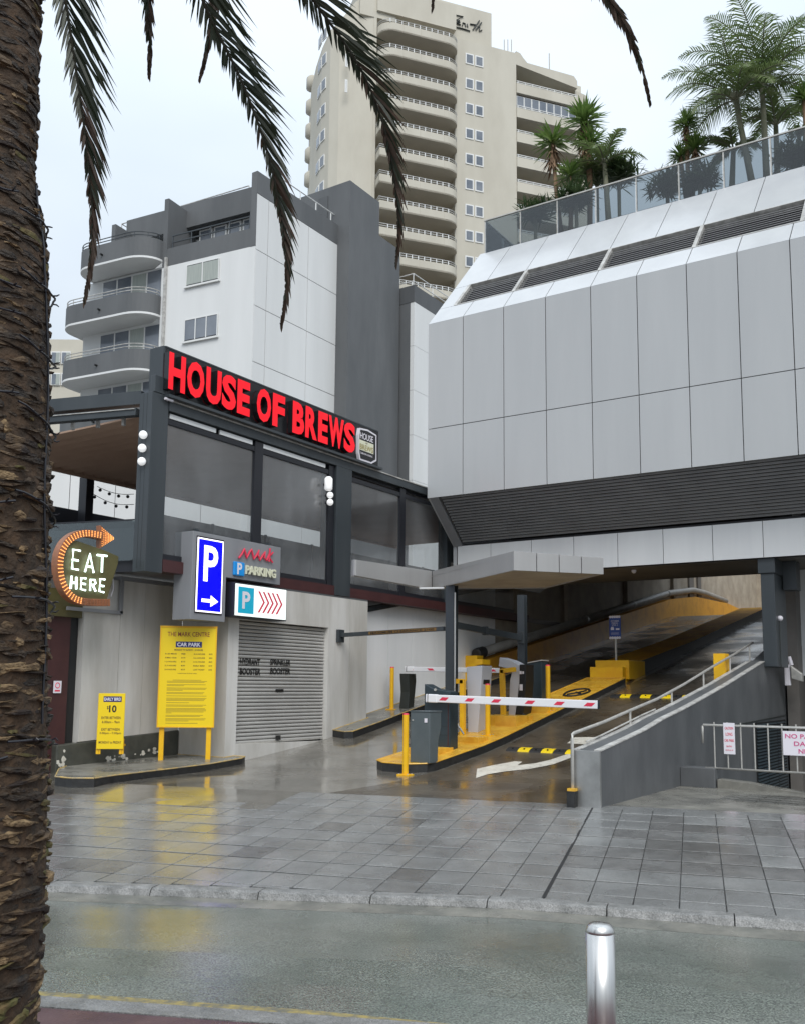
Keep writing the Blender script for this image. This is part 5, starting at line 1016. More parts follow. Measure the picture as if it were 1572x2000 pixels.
MB().prism([lp(f1-.15, zbandb, .02), lp(f1-.15, float(LF(320, 390)[2]), .02), lp(f1-.15, float(LF(320, 390)[2]), -2.2), lp(f1-.15, zroof-.8, -2.6), lp(f1-.15, zbandb, -2.6)], el*.3).build('terrace_fin', 'grey', ap_)
# penthouse windows and rails
for i in range(5):
    s0, s1 = ls(335+i*29), ls(335+i*29+26); zt_ = float(LF(405, 434, -1.6)[2])
    fr_ = lbox('window', s0, s1, zbandt-.6, zt_-.02, -2.2, -2.6, 'wframe'); lbox('pane', s0-.12 if s0 > s1 else s0+.12, s1+.12 if s0 > s1 else s1-.12, zbandt-.5, zt_-.12, -2.18, -2.195, 'glassf', fr_)
for dz in (.35, .75): lbox('terrace_rail', .36, sW-.3, zbandt+dz, zbandt+dz+.06, -.1, -.16, 'steelp')
for s in np.linspace(.5, sW-.4, 5): lbox('rail_post', s, s+.06, zbandt, zbandt+.75, -.11, -.15, 'steelp')
# front windows
def win(x0, y0_, x1, y1_, n, par, cur, off=-.18):
    a, b = LF(x1, y0_), LF(x0, y1_); s0, s1 = sorted((ls(x0, y0_), ls(x1, y0_))); z1w, z0w = (float(LF(x0, y0_)[2])+float(LF(x1, y0_)[2]))/2, b[2]
    z1w = float(LF((x0+x1)/2, y0_)[2]); z0w = float(LF((x0+x1)/2, y1_)[2])
    w = lbox('window', s0, s1, z0w, z1w, .03, -.02, 'wframe', par); lw_ = (s1-s0-.1)/n
    lbox('reveal', s0+.04, s1-.04, z0w+.05, z1w-.05, .034, .03, 'dkroom', w)
    for k in range(n): lbox('pane', s0+.08+k*lw_, s0+.02+(k+1)*lw_, z0w+.1, z1w-.1, .05, .045, 'glassf' if not cur else 'curtain', w)
    for k in range(n+1): lbox('mullion', s0+.03+k*lw_*.99, s0+.09+k*lw_*.99, z0w+.05, z1w-.05, .07, .055, 'wframe', w)
    lbox('sill', s0-.05, s1+.05, z0w-.1, z0w-.005, .03, .14, 'wframe', w)
    return w
win(365, 510, 431, 553, 2, ap_, True); win(361, 618, 428, 662, 3, ap_, False); lbox('downpipe', ls(323)-.07, ls(323)+.07, 2, float(LF(322, 505)[2]), .03, .16, 'galvw')
# balconies
def planb(s0, s1, d, n=10):
    # plan outline of rounded balcony from s0 (right) to s1 (left), depth d
    pts = [(s0, 0.)]; r_ = d*1.0
    for q in np.linspace(0, math.pi/2, n): pts.append((s0+r_*1.3*(1-math.cos(q)), d*math.sin(q)))
    for q in np.linspace(0, math.pi/2, n): pts.append((s1-r_*(1-math.sin(q)), d-(r_)*(1-math.cos(q))))
    pts.append((s1, -3.0)); return pts
sR, sLft = ls(314), ls(143)
SET = -.45
lbox('balcony_back_wall', sW+.0, ls(195, off=SET)+.8, -2.9, zbandb+.3, SET, SET-.3, 'white')
lbox('party_wall', sW, sW+.25, -2.9, zbandb, -.01, SET, 'white')
lbox('far_side_wall', ls(195, off=SET)+.8, ls(195, off=SET)+1.2, -2.9, zbandb+.3, SET, SET-6, 'white')
lev = [(float(LF(250, 432)[2])-.1, True), ]
tops = [float(LF(300, y)[2]) for y in (476, 588, 690)]; dzf = (tops[0]-tops[2])/2
for k in range(-1, 5):
    zt_ = tops[0]-dzf*k; 
    if k == -1: continue
    pb_ = planb(sR, sLft+(.0 if k else -1.0), 1.25); dep = 1.12
    def ring(z, ins=0.):
        c = np.mean([[p[0], p[1]] for p in pb_], 0); return [lp(p[0]+(c[0]-p[0])*ins*.25, z, p[1]+(c[1]-p[1])*ins*.35) for p in pb_]
    n__ = len(pb_); lo2, hi2, i1, i2 = ring(zt_-dep), ring(zt_), ring(zt_, .18), ring(zt_-dep+.25, .18)
    mb = MB(); mb.add(lo2+hi2+i1+i2, [(i, i+1, n__+i+1, n__+i) for i in range(n__-1)]+[(n__+i, n__+i+1, 2*n__+i+1, 2*n__+i) for i in range(n__-1)]+[(2*n__+i, 2*n__+i+1, 3*n__+i+1, 3*n__+i) for i in range(n__-1)])
    bo = mb.build('balcony', 'grey', ap_); 
    MB().add(ring(zt_-dep+.001), [tuple(range(n__))]).prism(ring(zt_-dep-.12), ZZ*.118).build('slab', 'white', bo)
    for dz in (.14, .32): MB().tube([np.array(q)+ZZ*dz for q in ring(zt_, .1)[:-1]], .03, 5, False).build('handrail', 'galvw' if k else 'steelp', bo)
    for i in range(2, n__-1, 3): q = np.array(ring(zt_, .1)[i]); MB().cyl(q, q+ZZ*.32, .02, 5).build('rail_post', 'galvw' if k else 'steelp', bo)
    MB().cyl(np.array(lp((sR+sLft)/2, zt_-dep*.6, 1.2)), np.array(lp((sR+sLft)/2, zt_-dep*.6, 1.42)), .06, 6).build('drain_spout', 'black', bo)
    if k:
        zf = zt_-dep; 
    zf = zt_-dep-.13
    s0, s1 = sW+.5, ls(200, off=SET)
    w = lbox('sliding_window', s0, s1, zf-2.1, zf-.25, SET+.06, SET+.0, 'wframe')
    for j in range(4):
        a = s0+.06+(s1-s0-.06)*j/4; b = s0+(s1-s0-.06)*(j+1)/4; lbox('pane', a+.05, b-.02, zf-2.05+.0, zf-.2, SET+.085, SET+.065, 'glassf' if j != 1 else 'curtain', w)
lbox('terrace_end_fin', sLft-2.6, sLft-2.9, zbandt-.3, float(LF(200, 440)[2]), -.2, -3.5, 'grey')
lbox('roof_body', .4, sLft-1.2, -2.9, zroof, -3.0, -10, 'white')
# roof rails
rrl = [lp(.0, zpar+.2, -3.0), lp(sW+.0, zroof+1.15, -2.1), lp(ls(240, 440), zroof+1.15, -2.1)]
mb = MB(); A0 = LF(487, 362, -2.05); B0 = LF(238, 437, -2.05); mb.tube([A0, B0], .035, 5).tube([B0, B0-nl_*4], .035, 5)
for f in np.linspace(0, 1, 6): q = A0*(1-f)+B0*f; mb.cyl(q, q-ZZ*.95, .03, 5)
mb.build('roof_rail', 'galvw', ap_)
mb = MB(); ya_ = Pc[1]+.5; za_ = zpar+.1
mb.tube([(Xc-.3, ya_+.6, za_+.75), (Xc-.3, Yend-.3, za_+.75), (Xc-.3, Yend-.3, za_)], .04, 5)
for f in np.linspace(0, .93, 5): mb.cyl((Xc-.3, ya_+.6+(Yend-ya_-1)*f, za_), (Xc-.3, ya_+.6+(Yend-ya_-1)*f, za_+.75), .035, 5)
mb.build('roof_rail', 'wframe', ap_)
# grey core block
gx = Xc+.9; gc0 = float(hx(680, 600, gx)[1]); gz = float(hx(680, 348, gx)[2]); gy1 = float(hx(740, 500, gx)[1]); gy2 = float(hx(780, 600, gx)[1]); gz2 = float(hx(740, 459, gx)[2])
gcb = thing('grey_stair_tower', 'tall windowless mid grey rendered block right of the white apartment wall', 'building', (gx, gc0, 0))
wS = (gx-float(hy(578, 372, gc0)[0]))
MB().box(gx, gx-wS, gc0, gy1, -2.9, gz).build('core', 'grey', gcb); MB().box(gx, gx-wS, gy1+.002, gy2, -2.9, gz2).build('core', 'grey', gcb)
q = hy(632, 400, gc0-.02); MB().box(q[0]-.35, q[0]+.35, gc0-.05, gc0-.01, q[2]-.9, q[2]+.5).build('vent_door', 'greyd', gcb)
# second white block
b2 = thing('white_side_block', 'slim white rendered block with charcoal parapet between the grey tower and the silver building', 'building', (gx, gy2, 0))
bx = gx+1.0; by0 = float(hx(808, 700, bx)[1]); bzt = float(hx(808, 588, bx)[2]); bzg = float(hx(808, 555, bx)[2]); xl_ = float(hy(781, 700, by0)[0])
for k in range(9):
    zt_ = bzt-2.95*k; B('wall_panel', 'white', b2, bx, bx-.3, by0+.01, by0+14, zt_-2.93, zt_)
B('shaded_end_face', 'grey', b2, bx-.302, xl_-2, by0, by0+13, -2.9, bzt); B('parapet', 'greyd', b2, bx+.01, xl_-2, by0-.02, by0+14, bzt+.002, bzg)  # grey on the end puts the shade of the white block into its colour
mb = MB(); 
for dz in (.55, 1.05): mb.tube([(bx-.4, by0+.5, bzg+dz), (bx-.4, by0+13, bzg+dz)], .035, 5).tube([(bx-.4, by0+.5, bzg+dz), (xl_-1, by0+.5, bzg+dz)], .035, 5)
for k in range(6): mb.cyl((bx-.4, by0+.5+k*2.4, bzg), (bx-.4, by0+.5+k*2.4, bzg+1.05), .03, 5)
mb.build('roof_rail', 'wframe', b2)
# distant cream building
dc = thing('distant_cream_building', 'small cream building far off between the palm trunk and the balconies', 'building', hd(124, 800, 95))
Pd = hd(124, 800, 95); rr = rh
def db(x0, x1, y0_, y1_, o0, o1, mt, name, par=dc):
    a = hp(x0, y0_, Pd+(-fh)*o0, fh); b = hp(x1, y1_, Pd+(-fh)*o0, fh); return MB().prism([a, np.array([b[0], b[1], a[2]]), b, np.array([a[0], a[1], b[2]])], fh*(o0-o1)).build(name, mt, par)
db(60, 141, 662, 1300, 0, -8, 'cream', 'wall')
for yy in (686, 728):
    for x0 in (80, 100, 120): w = db(x0, x0+17, yy, yy+24, .15, .05, 'wframe', 'window'); db(x0+1.5, x0+8, yy+2, yy+22, .2, .16, 'glassf', 'pane', w); db(x0+9.5, x0+15.5, yy+2, yy+22, .2, .16, 'curtain', 'pane', w)
# ================================================================== TOWER
DT = 112.
Pt = hd(888, 600, DT); Pt[2] = 0
def dirv(vx): a = math.atan((vx-786)/1850); return fh*math.cos(a)+rh*math.sin(a)
e1 = dirv(6000); n1 = np.array([e1[1], -e1[0], 0]); n1 = n1 if n1@(CAM-Pt) > 0 else -n1
tw = thing('cream_apartment_tower', 'tall cream apartment tower with curved balconies and a painted cursive name near its roof', 'building', Pt)
def TF(x, y, off=0.): return hp(x, y, Pt+n1*off, n1)
def ts(x, y=250, off=0.): return float((TF(x, y, off)-Pt)@e1)
def tp_(s, z, off=0.): q = Pt+e1*s+n1*off; return (q[0], q[1], z)
def tbox(name, s0, s1, z0, z1, o0, o1, mt, par=None, **k): return MB().prism([tp_(s0, z0, o0), tp_(s1, z0, o0), tp_(s1, z1, o0), tp_(s0, z1, o0)], n1*(o1-o0)).build(name, mt, par or tw, **k)
def tz(x, y, off=0.): return float(TF(x, y, off)[2])
sA, sB, sC, sD, sE = ts(733), ts(888), ts(1008), ts(1128), ts(1154)
ztA = tz(800, -40); ztC = tz(950, 88)
# balcony floors: rail top y at x=800 for the middle block
fy = [61, 108+8, 163, 213, 262, 311, 360, 409, 458, 508, 556]
zf = [tz(800, y) for y in fy]; pit = (zf[0]-zf[9])/9; zf = [zf[0]-pit*k for k in range(0, 15)]
BR = -2.4
tbox('main_wall', sB+.02, sC, 0, ztC, 0, -.5, 'cream'); tbox('balcony_back_wall', sA-.1, sB+.6, 0, ztA, BR, BR-.4, 'cream')
tbox('balcony_back_wall', sC-.1, sE, 0, tz(1080, 128), BR, BR-.4, 'cream'); tbox('right_end_wall', sC-.3, sC-.0, 0, tz(1010, 103), -.01, BR, 'cream'); tbox('left_end_wall', sA-.3, sA, 0, ztA, -.01, BR, 'cream'); tbox('right_end_wall', sB+.3, sB+.6, 0, ztC, -.5, BR, 'cream')
tbox('top_fascia', sA, sB+.0, tz(800, 38), ztA-2, .3, BR, 'cream'); 
tbox('penthouse', ts(770), ts(966, 50), ztC-.4, tz(966, 15), -1.0, -14, 'cream'); tbox('core_body', sA, sE-1, 0, ztC-.8, BR-.45, -18, 'creamd')
tbox('left_upper_wall', ts(700), ts(771), ztC, tz(735, -30), .0, -8, 'cream')
# curved roof step and right wing
MB().prism([tp_(sC-.0, tz(1008, 125), .0), tp_(sD, tz(1128, 172), .0), tp_(sD, tz(1128, 158), .0), tp_(sD-.5, tz(1122, 148)), tp_(ts(1030), tz(1030, 122)), tp_(ts(1022), tz(1022, 112)), tp_(ts(1016), tz(1016, 103)), tp_(sC, tz(1008, 99))], -n1*3).build('roof_parapet', 'cream', tw)
MB().prism([tp_(sD, 0, -.6), tp_(sE, 0, -.6), tp_(sE, tz(1154, 192), -.6), tp_(sE-.4, tz(1150, 180), -.6), tp_(sD+.3, tz(1130, 172), -.6), tp_(sD, tz(1128, 172), -.6)], -n1*8).build('end_bay', 'cream', tw)
# curved balconies in the middle
def bal_outline(s0, s1, d, n=9, left=True):
    p = []
    if left: p += [(s0+d*1.2*(1-math.cos(q)), d*math.sin(q)) for q in np.linspace(0, math.pi/2, n)]
    else: p += [(s0, 0), (s0, d)]
    p += [(s1-d*1.2*(1-math.sin(q)), d*math.cos(q)) for q in np.linspace(0, math.pi/2, n)]
    return p
for k, z in enumerate(zf[:13]):
    ol = bal_outline(sA+.1, sB+.15, 1.55, left=(k < 3)); n__ = len(ol); zt_ = z-.5; zb_ = zt_-1.05
    mb = MB(); lo2 = [tp_(a, zb_, b) for a, b in ol]; hi2 = [tp_(a, zt_, b) for a, b in ol]; hi3 = [tp_(a, zt_, b-.15) for a, b in ol]
    mb.add(lo2+hi2+hi3, [(i, i+1, n__+i+1, n__+i) for i in range(n__-1)]+[(n__+i, n__+i+1, 2*n__+i+1, 2*n__+i) for i in range(n__-1)]); bo = mb.build('balcony', 'cream', tw)
    MB().prism(lo2+[tp_(sB+.1, zb_, BR), tp_(sA, zb_, BR)], ZZ*.2).build('slab', 'creamd', bo)
    for dz in (.22, .48): MB().tube([tp_(a, zt_+dz, b-.08) for a, b in ol], .045, 4, False).build('handrail', 'wframe', bo)
    mb = MB()
    for i in range(11): s = sA+1.2+(sB-sA-2.6)*i/10; mb.prism([tp_(s-.05, zt_, 1.45), tp_(s+.05, zt_, 1.45), tp_(s+.05, zt_+.48, 1.45), tp_(s-.05, zt_+.48, 1.45)], n1*.05)
    mb.build('rail_posts', 'wframe', bo, kind='stuff')
    for s in (.28, .5, .8): tbox('panel_joint', sA+(sB-sA)*s, sA+(sB-sA)*s+.05, zb_+.02, zt_-.02, 1.553, 1.56, 'creamd', bo)
    d0 = tbox('glass_door', sA+1.0, sB-1.6, zb_+.3, zb_+2.35, BR+.08, BR+.01, 'glassf', bo)
    for i in range(7): s = sA+1.0+(sB-sA-2.6)*i/6; tbox('door_frame', s-.06, s+.06, zb_+.3, zb_+2.35, BR+.12, BR+.085, 'wframe', d0)
# window pairs
wy = [103, 152, 201, 250, 299, 348, 397, 449, 499]
zw = [tz(910, y) for y in wy]; pw2 = (zw[0]-zw[8])/8
def twin(s0, s1, z0, z1, off=0., par=None):
    w = tbox('window', s0, s1, z0, z1, off+.08, off+.0, 'wframe', par); tbox('pane', s0+.14, s1-.14, z0+.16, z1-.16, off+.10, off+.085, 'glassf', w); return w
for k in range(12):
    z = zw[0]-pw2*k
    for a, b in ((908, 924), (927, 943)): twin(ts(a), ts(b), z-1.4, z-.0)
# right balconies
for k in range(10):
    z = tz(1060, 175)-pw2*k
    bo = tbox('balcony', sC+.02, sD+.0, z-1.25, z, .12, -.1, 'cream'); tbox('slab', sC, sD, z-1.3, z-1.1, -.11, BR, 'creamd', bo)
    for dz in (.12, .34): tbox('handrail', sC+.05, sD-.05, z+dz, z+dz+.07, .05, -.02, 'wframe', bo)
    for i in range(9): s = sC+.2+(sD-sC-.5)*i/8; tbox('rail_post', s, s+.07, z, z+.34, .04, .0, 'wframe', bo)
    if k == 1:
        for i in range(8): s = sC+.1+(sD-sC-.3)*i/8; w = tbox('glazed_panel', s, s+(sD-sC-.3)/8-.02, z+.05, z+1.75, -.12, -.16, 'wframe', bo); tbox('pane', s+.08, s+(sD-sC-.3)/8-.1, z+.1, z+1.7, -.09, -.115, 'glassf', w)
    else:
        tbox('glass_door', sC+1.0, sD-1.0, z-1.0, z+1.0, BR+.08, BR+.01, 'curtain', bo)
# left curved bay
cpx = [(603, 14.), (606, 10.2), (614, 7.0), (626, 4.2), (642, 2.2), (660, 1.2), (690, .5), (733, .0)]
bay = []
for x, back in cpx: 
    q = hp(x, 300, Pt-n1*back, n1); bay.append(q)
zl = [tz(640, 40), tz(640, 38)]
zbt = tz(655, 22)
tops_ = [tz(612, 75), tz(614, 62), tz(618, 52), tz(626, 42), tz(642, 30), zbt, tz(690, -5), tz(733, -25)]
vs = [(q[0], q[1], 0) for q in bay]+[(q[0], q[1], t_) for q, t_ in zip(bay, tops_)]; n__ = len(bay)
MB().add(vs, [(i, i+1, n__+i+1, n__+i) for i in range(n__-1)]).build('curved_bay_wall', 'cream', tw, smooth=False)
for k in range(9):
    z = tz(628, 62, -4)-pw2*k+.25
    for i0, f0, f1 in ((2, .45, .95), (3, .05, .55)):
        a, b = bay[i0], bay[i0+1]; p = a*(1-f0)+b*f0; q = a*(1-f1)+b*f1; nn3 = np.array([(q-p)[1], -(q-p)[0], 0]); nn3 /= np.linalg.norm(nn3); nn3 = nn3 if nn3@(CAM-p) > 0 else -nn3
        P4 = [np.array([p[0], p[1], z-1.4]), np.array([q[0], q[1], z-1.4]), np.array([q[0], q[1], z]), np.array([p[0], p[1], z])]; w = MB().prism([r+nn3*.0 for r in P4], nn3*.1).build('window', 'wframe', tw)
        c = sum(P4)/4; MB().prism([c+(r-c)*np.array([.78, .78, .78])+nn3*.11 for r in P4], nn3*.02).build('pane', 'glassf', w)
    for j in range(2):
        a = bay[0]; 
        MB().tube([(bay[i][0], bay[i][1], z-.9) for i in range(0, 3)], .5 if j else .0, 6, False) if False else None
# scalloped projections at the far left edge
for k in range(9):
    z = tz(628, 62, -4)-pw2*k-1.9; a, b = bay[0], bay[2]; c = a*.6+b*.4; MB().tube([(c[0], c[1], z-1.1), (c[0], c[1], z-.8), (c[0], c[1], z+.6), (c[0], c[1], z+.9)], [.2, .75, .75, .5], 12).build('side_balcony', 'cream', tw, smooth=True)
for y in (75, 130): q = ts(674, y+40)
twin(ts(672), ts(677), tz(674, 180), tz(674, 155), .05); twin(ts(672), ts(677), tz(674, 130), tz(674, 105), .05)
# tower script lettering
sgn = [[(882.6, 26.9), (904.0, 31.5), (888.7, 39.1)], [(890.8, 43.4), (897.9, 42.4), (896.9, 38.8), (893.0, 39.7), (891.5, 45.2), (899.1, 47.6)], [(902.1, 49.5), (903.4, 43.4), (907.6, 44.9), (908.9, 50.7)], [(911.9, 45.8), (913.1, 51.9)], [(935.7, 39.1), (929.6, 48.2), (922.9, 57.4)], [(917.4, 45.8), (928.4, 47.6)], [(940.0, 42.7), (933.6, 51.3), (928.4, 58.0), (932.7, 51.3), (936.3, 51.9), (935.1, 59.8), (940.6, 58.0)], [(889.9, 51.9), (903.1, 55.0), (917.4, 59.8)]]
for s_ in sgn: MB().tube([TF(*q, -.9) for q in s_], .085, 5).build('script_stroke', 'cabb', tw)
mb = MB()
for x in (984, 991, 998): P = TF(x, 85, -2); MB().cyl(P-ZZ*1, P+ZZ*.6, .06, 5).build('roof_pipe', 'galv', tw)
P = TF(1072, 120, -3); MB().cyl(P-ZZ*1, P+ZZ*1.2, .08, 5).build('roof_pipe', 'galv', tw); P = TF(829, 4, -1.1); MB().cyl(P-ZZ*.5, P+ZZ*2, .5, 8).build('roof_vent', 'galv', tw)
# ================================================================== ROOF GARDEN
def blade(mb, p, d, L_, w, droop, up=ZZ):
    d = d/np.linalg.norm(d); sd_ = np.cross(d, ZZ); sd_ = sd_/(np.linalg.norm(sd_)+1e-6) if np.linalg.norm(sd_) > .05 else XX
    m_ = p+d*L_*.5-ZZ*droop*L_*.12; t_ = p+d*L_*.95-ZZ*droop*L_*.5
    mb.add([p-sd_*w*.35, p+sd_*w*.35, m_+sd_*w*.5-ZZ*.0, t_, m_-sd_*w*.5], [(0, 1, 2, 4), (4, 2, 3)])
def rdir(z0, z1):
    z = rng.uniform(z0, z1); a = rng.uniform(0, 2*math.pi); r_ = math.sqrt(max(0, 1-z*z)); return np.array([r_*math.cos(a), r_*math.sin(a), z])
def yucca(label, base, heads, grp='spiky yuccas in the roof garden', sc=1.):
    t = thing('yucca_plant', label, 'plant', base, grp)
    for (hx_, hy_, hz_, rad, skirt) in heads:
        h = np.array([hx_, hy_, hz_]); mid = (h+base)/2+np.array([rng.uniform(-.1, .1), 0, 0])
        MB().tube([base, mid, h], [.09*sc, .07*sc, .06*sc], 7).build('trunk', 'dead', t, smooth=True)
        mb = MB()
        for i in range(120): d = rdir(-.35, 1); blade(mb, h+ZZ*rng.uniform(-.25, .15)*rad, d, rad*rng.uniform(.75, 1.08), .055*rad/.6, rng.uniform(0, .35))
        mb.build('leaf_head', 'leafy', t, kind='stuff')
        if skirt:
            mb = MB()
            for i in range(90): d = rdir(-1, -.55); blade(mb, h-ZZ*rng.uniform(.1, skirt), d, rad*rng.uniform(.5, .8), .04*rad/.6, .2)
            mb.build('dead_leaf_skirt', 'dead', t, kind='stuff')
    return t
def shrub(label, c, r_, n, mt='leafd', grp='dark shrubs behind the glass'):
    t = thing('roof_shrub', label, 'shrub', (c[0], c[1], MT[1]-.1), grp); mb = MB()
    for i in range(n):
        o = rdir(-.3, 1)*r_*rng.uniform(0, .6); o[2] = abs(o[2]); p = c+o
        for k in range(6): blade(mb, p, rdir(-.3, 1), r_*rng.uniform(.35, .6), .05, .2)
    mb.build('foliage', mt, t, kind='stuff'); MB().cyl((c[0], c[1], MT[1]-.1), c, .06, 6).build('stem', 'ptrunk', t)
    return t
ZR = MT[1]-.12
def rp3(x, y, Y): return hy(x, y, Y)
def bs_(x, Y): q = hy(x, 400, Y); return np.array([q[0], q[1], ZR])
h_ = rp3(1078, 272, 27.2); yucca('yucca on a leaning stem left of the tallest yucca, dead leaves below its green head', bs_(1100, 27.2), [(h_[0], h_[1], h_[2], .85, .9)])
h_ = rp3(1140, 232, 27.6); h2_ = rp3(1152, 262, 27.6); yucca('tallest yucca in the left clump with a brown leaf skirt', bs_(1150, 27.6), [(h_[0], h_[1], h_[2], .95, 1.2), (h2_[0], h2_[1], h2_[2]-.2, .75, 0)])
h_ = rp3(1112, 340, 27.0); yucca('short bright yucca low in the left clump', bs_(1112, 27.0), [(h_[0], h_[1], h_[2], .65, 0)])
h_ = rp3(1340, 240, 27.4); h2_ = rp3(1358, 285, 27.4); h3_ = rp3(1328, 302, 27.4); yucca('slim yellowish yucca with three heads standing alone in the middle', bs_(1348, 27.4), [(h_[0], h_[1], h_[2], .6, .5), (h2_[0], h2_[1], h2_[2], .6, .3), (h3_[0], h3_[1], h3_[2], .5, 0)])
h_ = rp3(1570, 190, 27.4); yucca('yucca head half out of frame at the right edge', bs_(1575, 27.4), [(h_[0], h_[1], h_[2], .6, 0)])
for lab, x, y, Y, r_, n, mt in (('bushy green shrub at the left end of the roof garden', 1165, 345, 28, 1.3, 110, 'leafg'), ('dark shrub seen through the glass under the left clump', 1125, 398, 26.9, 1.0, 100, 'leafd'), ('low dark shrub near the left end of the glass', 1045, 425, 27, 1.0, 90, 'leafd'), ('dense shrub right of the tallest yucca', 1208, 350, 28, 1.1, 90, 'leafd'),
    ('spiky dark shrub behind glass left of the three headed yucca', 1303, 372, 27, .95, 90, 'leafd'), ('spiky dark shrub behind glass under the three headed yucca', 1366, 358, 27, .9, 90, 'leafd'), ('dark spiky shrub behind the glass at the right edge', 1552, 315, 27, .95, 100, 'leafd'), ('green shrub topping the glass at the right edge', 1560, 262, 27.5, .5, 20, 'leafg')):
    shrub(lab, rp3(x, y, Y), r_, n, mt)
def pinnate(mb, mr_, p0, d0, L_, droop, lw, ll, nl2=26, sidew=.9):
    d0 = d0/np.linalg.norm(d0); P = [p0]; d = d0.copy(); n = 12
    for i in range(n): d = d-ZZ*droop/n*(1+i/n); d /= np.linalg.norm(d); P.append(P[-1]+d*L_/n)
    mr_.tube(P, list(np.linspace(.03, .008, n+1)), 5)
    for i in range(nl2):
        f = .12+.88*i/nl2; q = f*n; k = min(int(q), n-1); p = P[k]*(1-(q-k))+P[k+1]*(q-k); t = P[k+1]-P[k]; t /= np.linalg.norm(t)
        s_ = np.cross(t, ZZ); s_ /= np.linalg.norm(s_)+1e-6
        for sg in (-1, 1):
            le = ll*math.sin(math.pi*min(1, .25+f*.72))*rng.uniform(.85, 1.1); dd_ = t*.7+s_*sg*sidew+ZZ*rng.uniform(-.1, .3); dd_ /= np.linalg.norm(dd_)
            a = p; b = p+dd_*le*.5; c = p+dd_*le-ZZ*le*.35*rng.uniform(.4, 1.2); u_ = t*lw
            mb.add([a-u_*.5, a+u_*.5, b+u_*.55, c, b-u_*.55], [(0, 1, 2, 4), (4, 2, 3)])
def roof_palm(label, base, crown, nfr, L_, lean=0., el_=(.1, .9)):
    t = thing('roof_palm', label, 'palm tree', base, 'feather palms in the roof garden')
    MB().tube([base, base*.5+crown*.5+XX*lean, crown], [.11, .09, .07], 8).build('trunk', 'ptrunk', t, smooth=True)
    for i in range(nfr):
        a = 2*math.pi*i/nfr+rng.uniform(-.2, .2); e = rng.uniform(*el_); mb = MB(); mr_ = MB()
        pinnate(mb, mr_, crown, np.array([math.cos(a)*math.cos(e), math.sin(a)*math.cos(e), math.sin(e)*1.3]), L_*rng.uniform(.8, 1.1), 1.15, .04, L_*.28, 36)
        fr = mr_.build('frond', 'ptrunk', t); mb.build('leaflets', 'leafg', fr, kind='stuff')
roof_palm('tallest feather palm on a straight slim trunk at the right', bs_(1500, 27.6), rp3(1488, 165, 27.6), 16, 2.9, el_=(.25, 1.25))
roof_palm('feather palm on a slanting trunk left of the tallest palm', bs_(1478, 27.4), rp3(1436, 195, 27.4), 15, 2.7, el_=(.1, 1.15))
roof_palm('small low feather palm at the foot of the slanting palm', bs_(1425, 28), rp3(1432, 292, 28), 9, 1.3)
roof_palm('low feather palm arching beside the left clump', bs_(1190, 27.4), rp3(1180, 318, 27.4), 9, 1.5)
roof_palm('thin leaved young palm between the two tall palms and the right edge', bs_(1520, 28.4), rp3(1515, 245, 28.4), 8, 1.5, el_=(.5, 1.2))
# ================================================================== NEAR PALM TREE
TD = 3.5; Tc = hd(-100, 1340, TD); Tc = np.array([Tc[0], Tc[1], 0])
pt = thing('date_palm', 'thick rough barked palm trunk at the left edge wrapped in dark light cables', 'palm tree', (Tc[0], Tc[1], -.4))
# radius so that the right edge falls at the measured pixels
prof = [(2300, 84), (2000, 84), (1900, 90), (1800, 98), (1700, 103), (1500, 105), (1300, 105), (1000, 107), (800, 108), (600, 107), (500, 103), (430, 88), (350, 79), (250, 83), (100, 88), (0, 90), (-300, 92), (-900, 96)]
zr_ = []
for y, x in prof:
    dv = ray(x, y); dh = dv[:2]/np.linalg.norm(dv[:2]); rel = Tc[:2]; rad = abs(rel[0]*dh[1]-rel[1]*dh[0]); tpar = rel@dh; z = H+dv[2]/np.linalg.norm(dv[:2])*tpar; zr_.append((z, rad))
zs_, rs_ = zip(*sorted(zr_))
def tr(z): return float(np.interp(z, zs_, rs_))-.022
mb = MB(); nz_, na_ = 90, 48; zz_ = np.linspace(-.55, 7.6, nz_)
mb.add([(Tc[0]+tr(z)*math.cos(q), Tc[1]+tr(z)*math.sin(q), z) for z in zz_ for q in np.linspace(0, 2*math.pi, na_, endpoint=False)], [(j*na_+k, j*na_+(k+1) % na_, (j+1)*na_+(k+1) % na_, (j+1)*na_+k) for j in range(nz_-1) for k in range(na_)])
trk = mb.build('trunk', 'barkcore', pt, smooth=True)
mb = MB(); z = -.5; row = 0
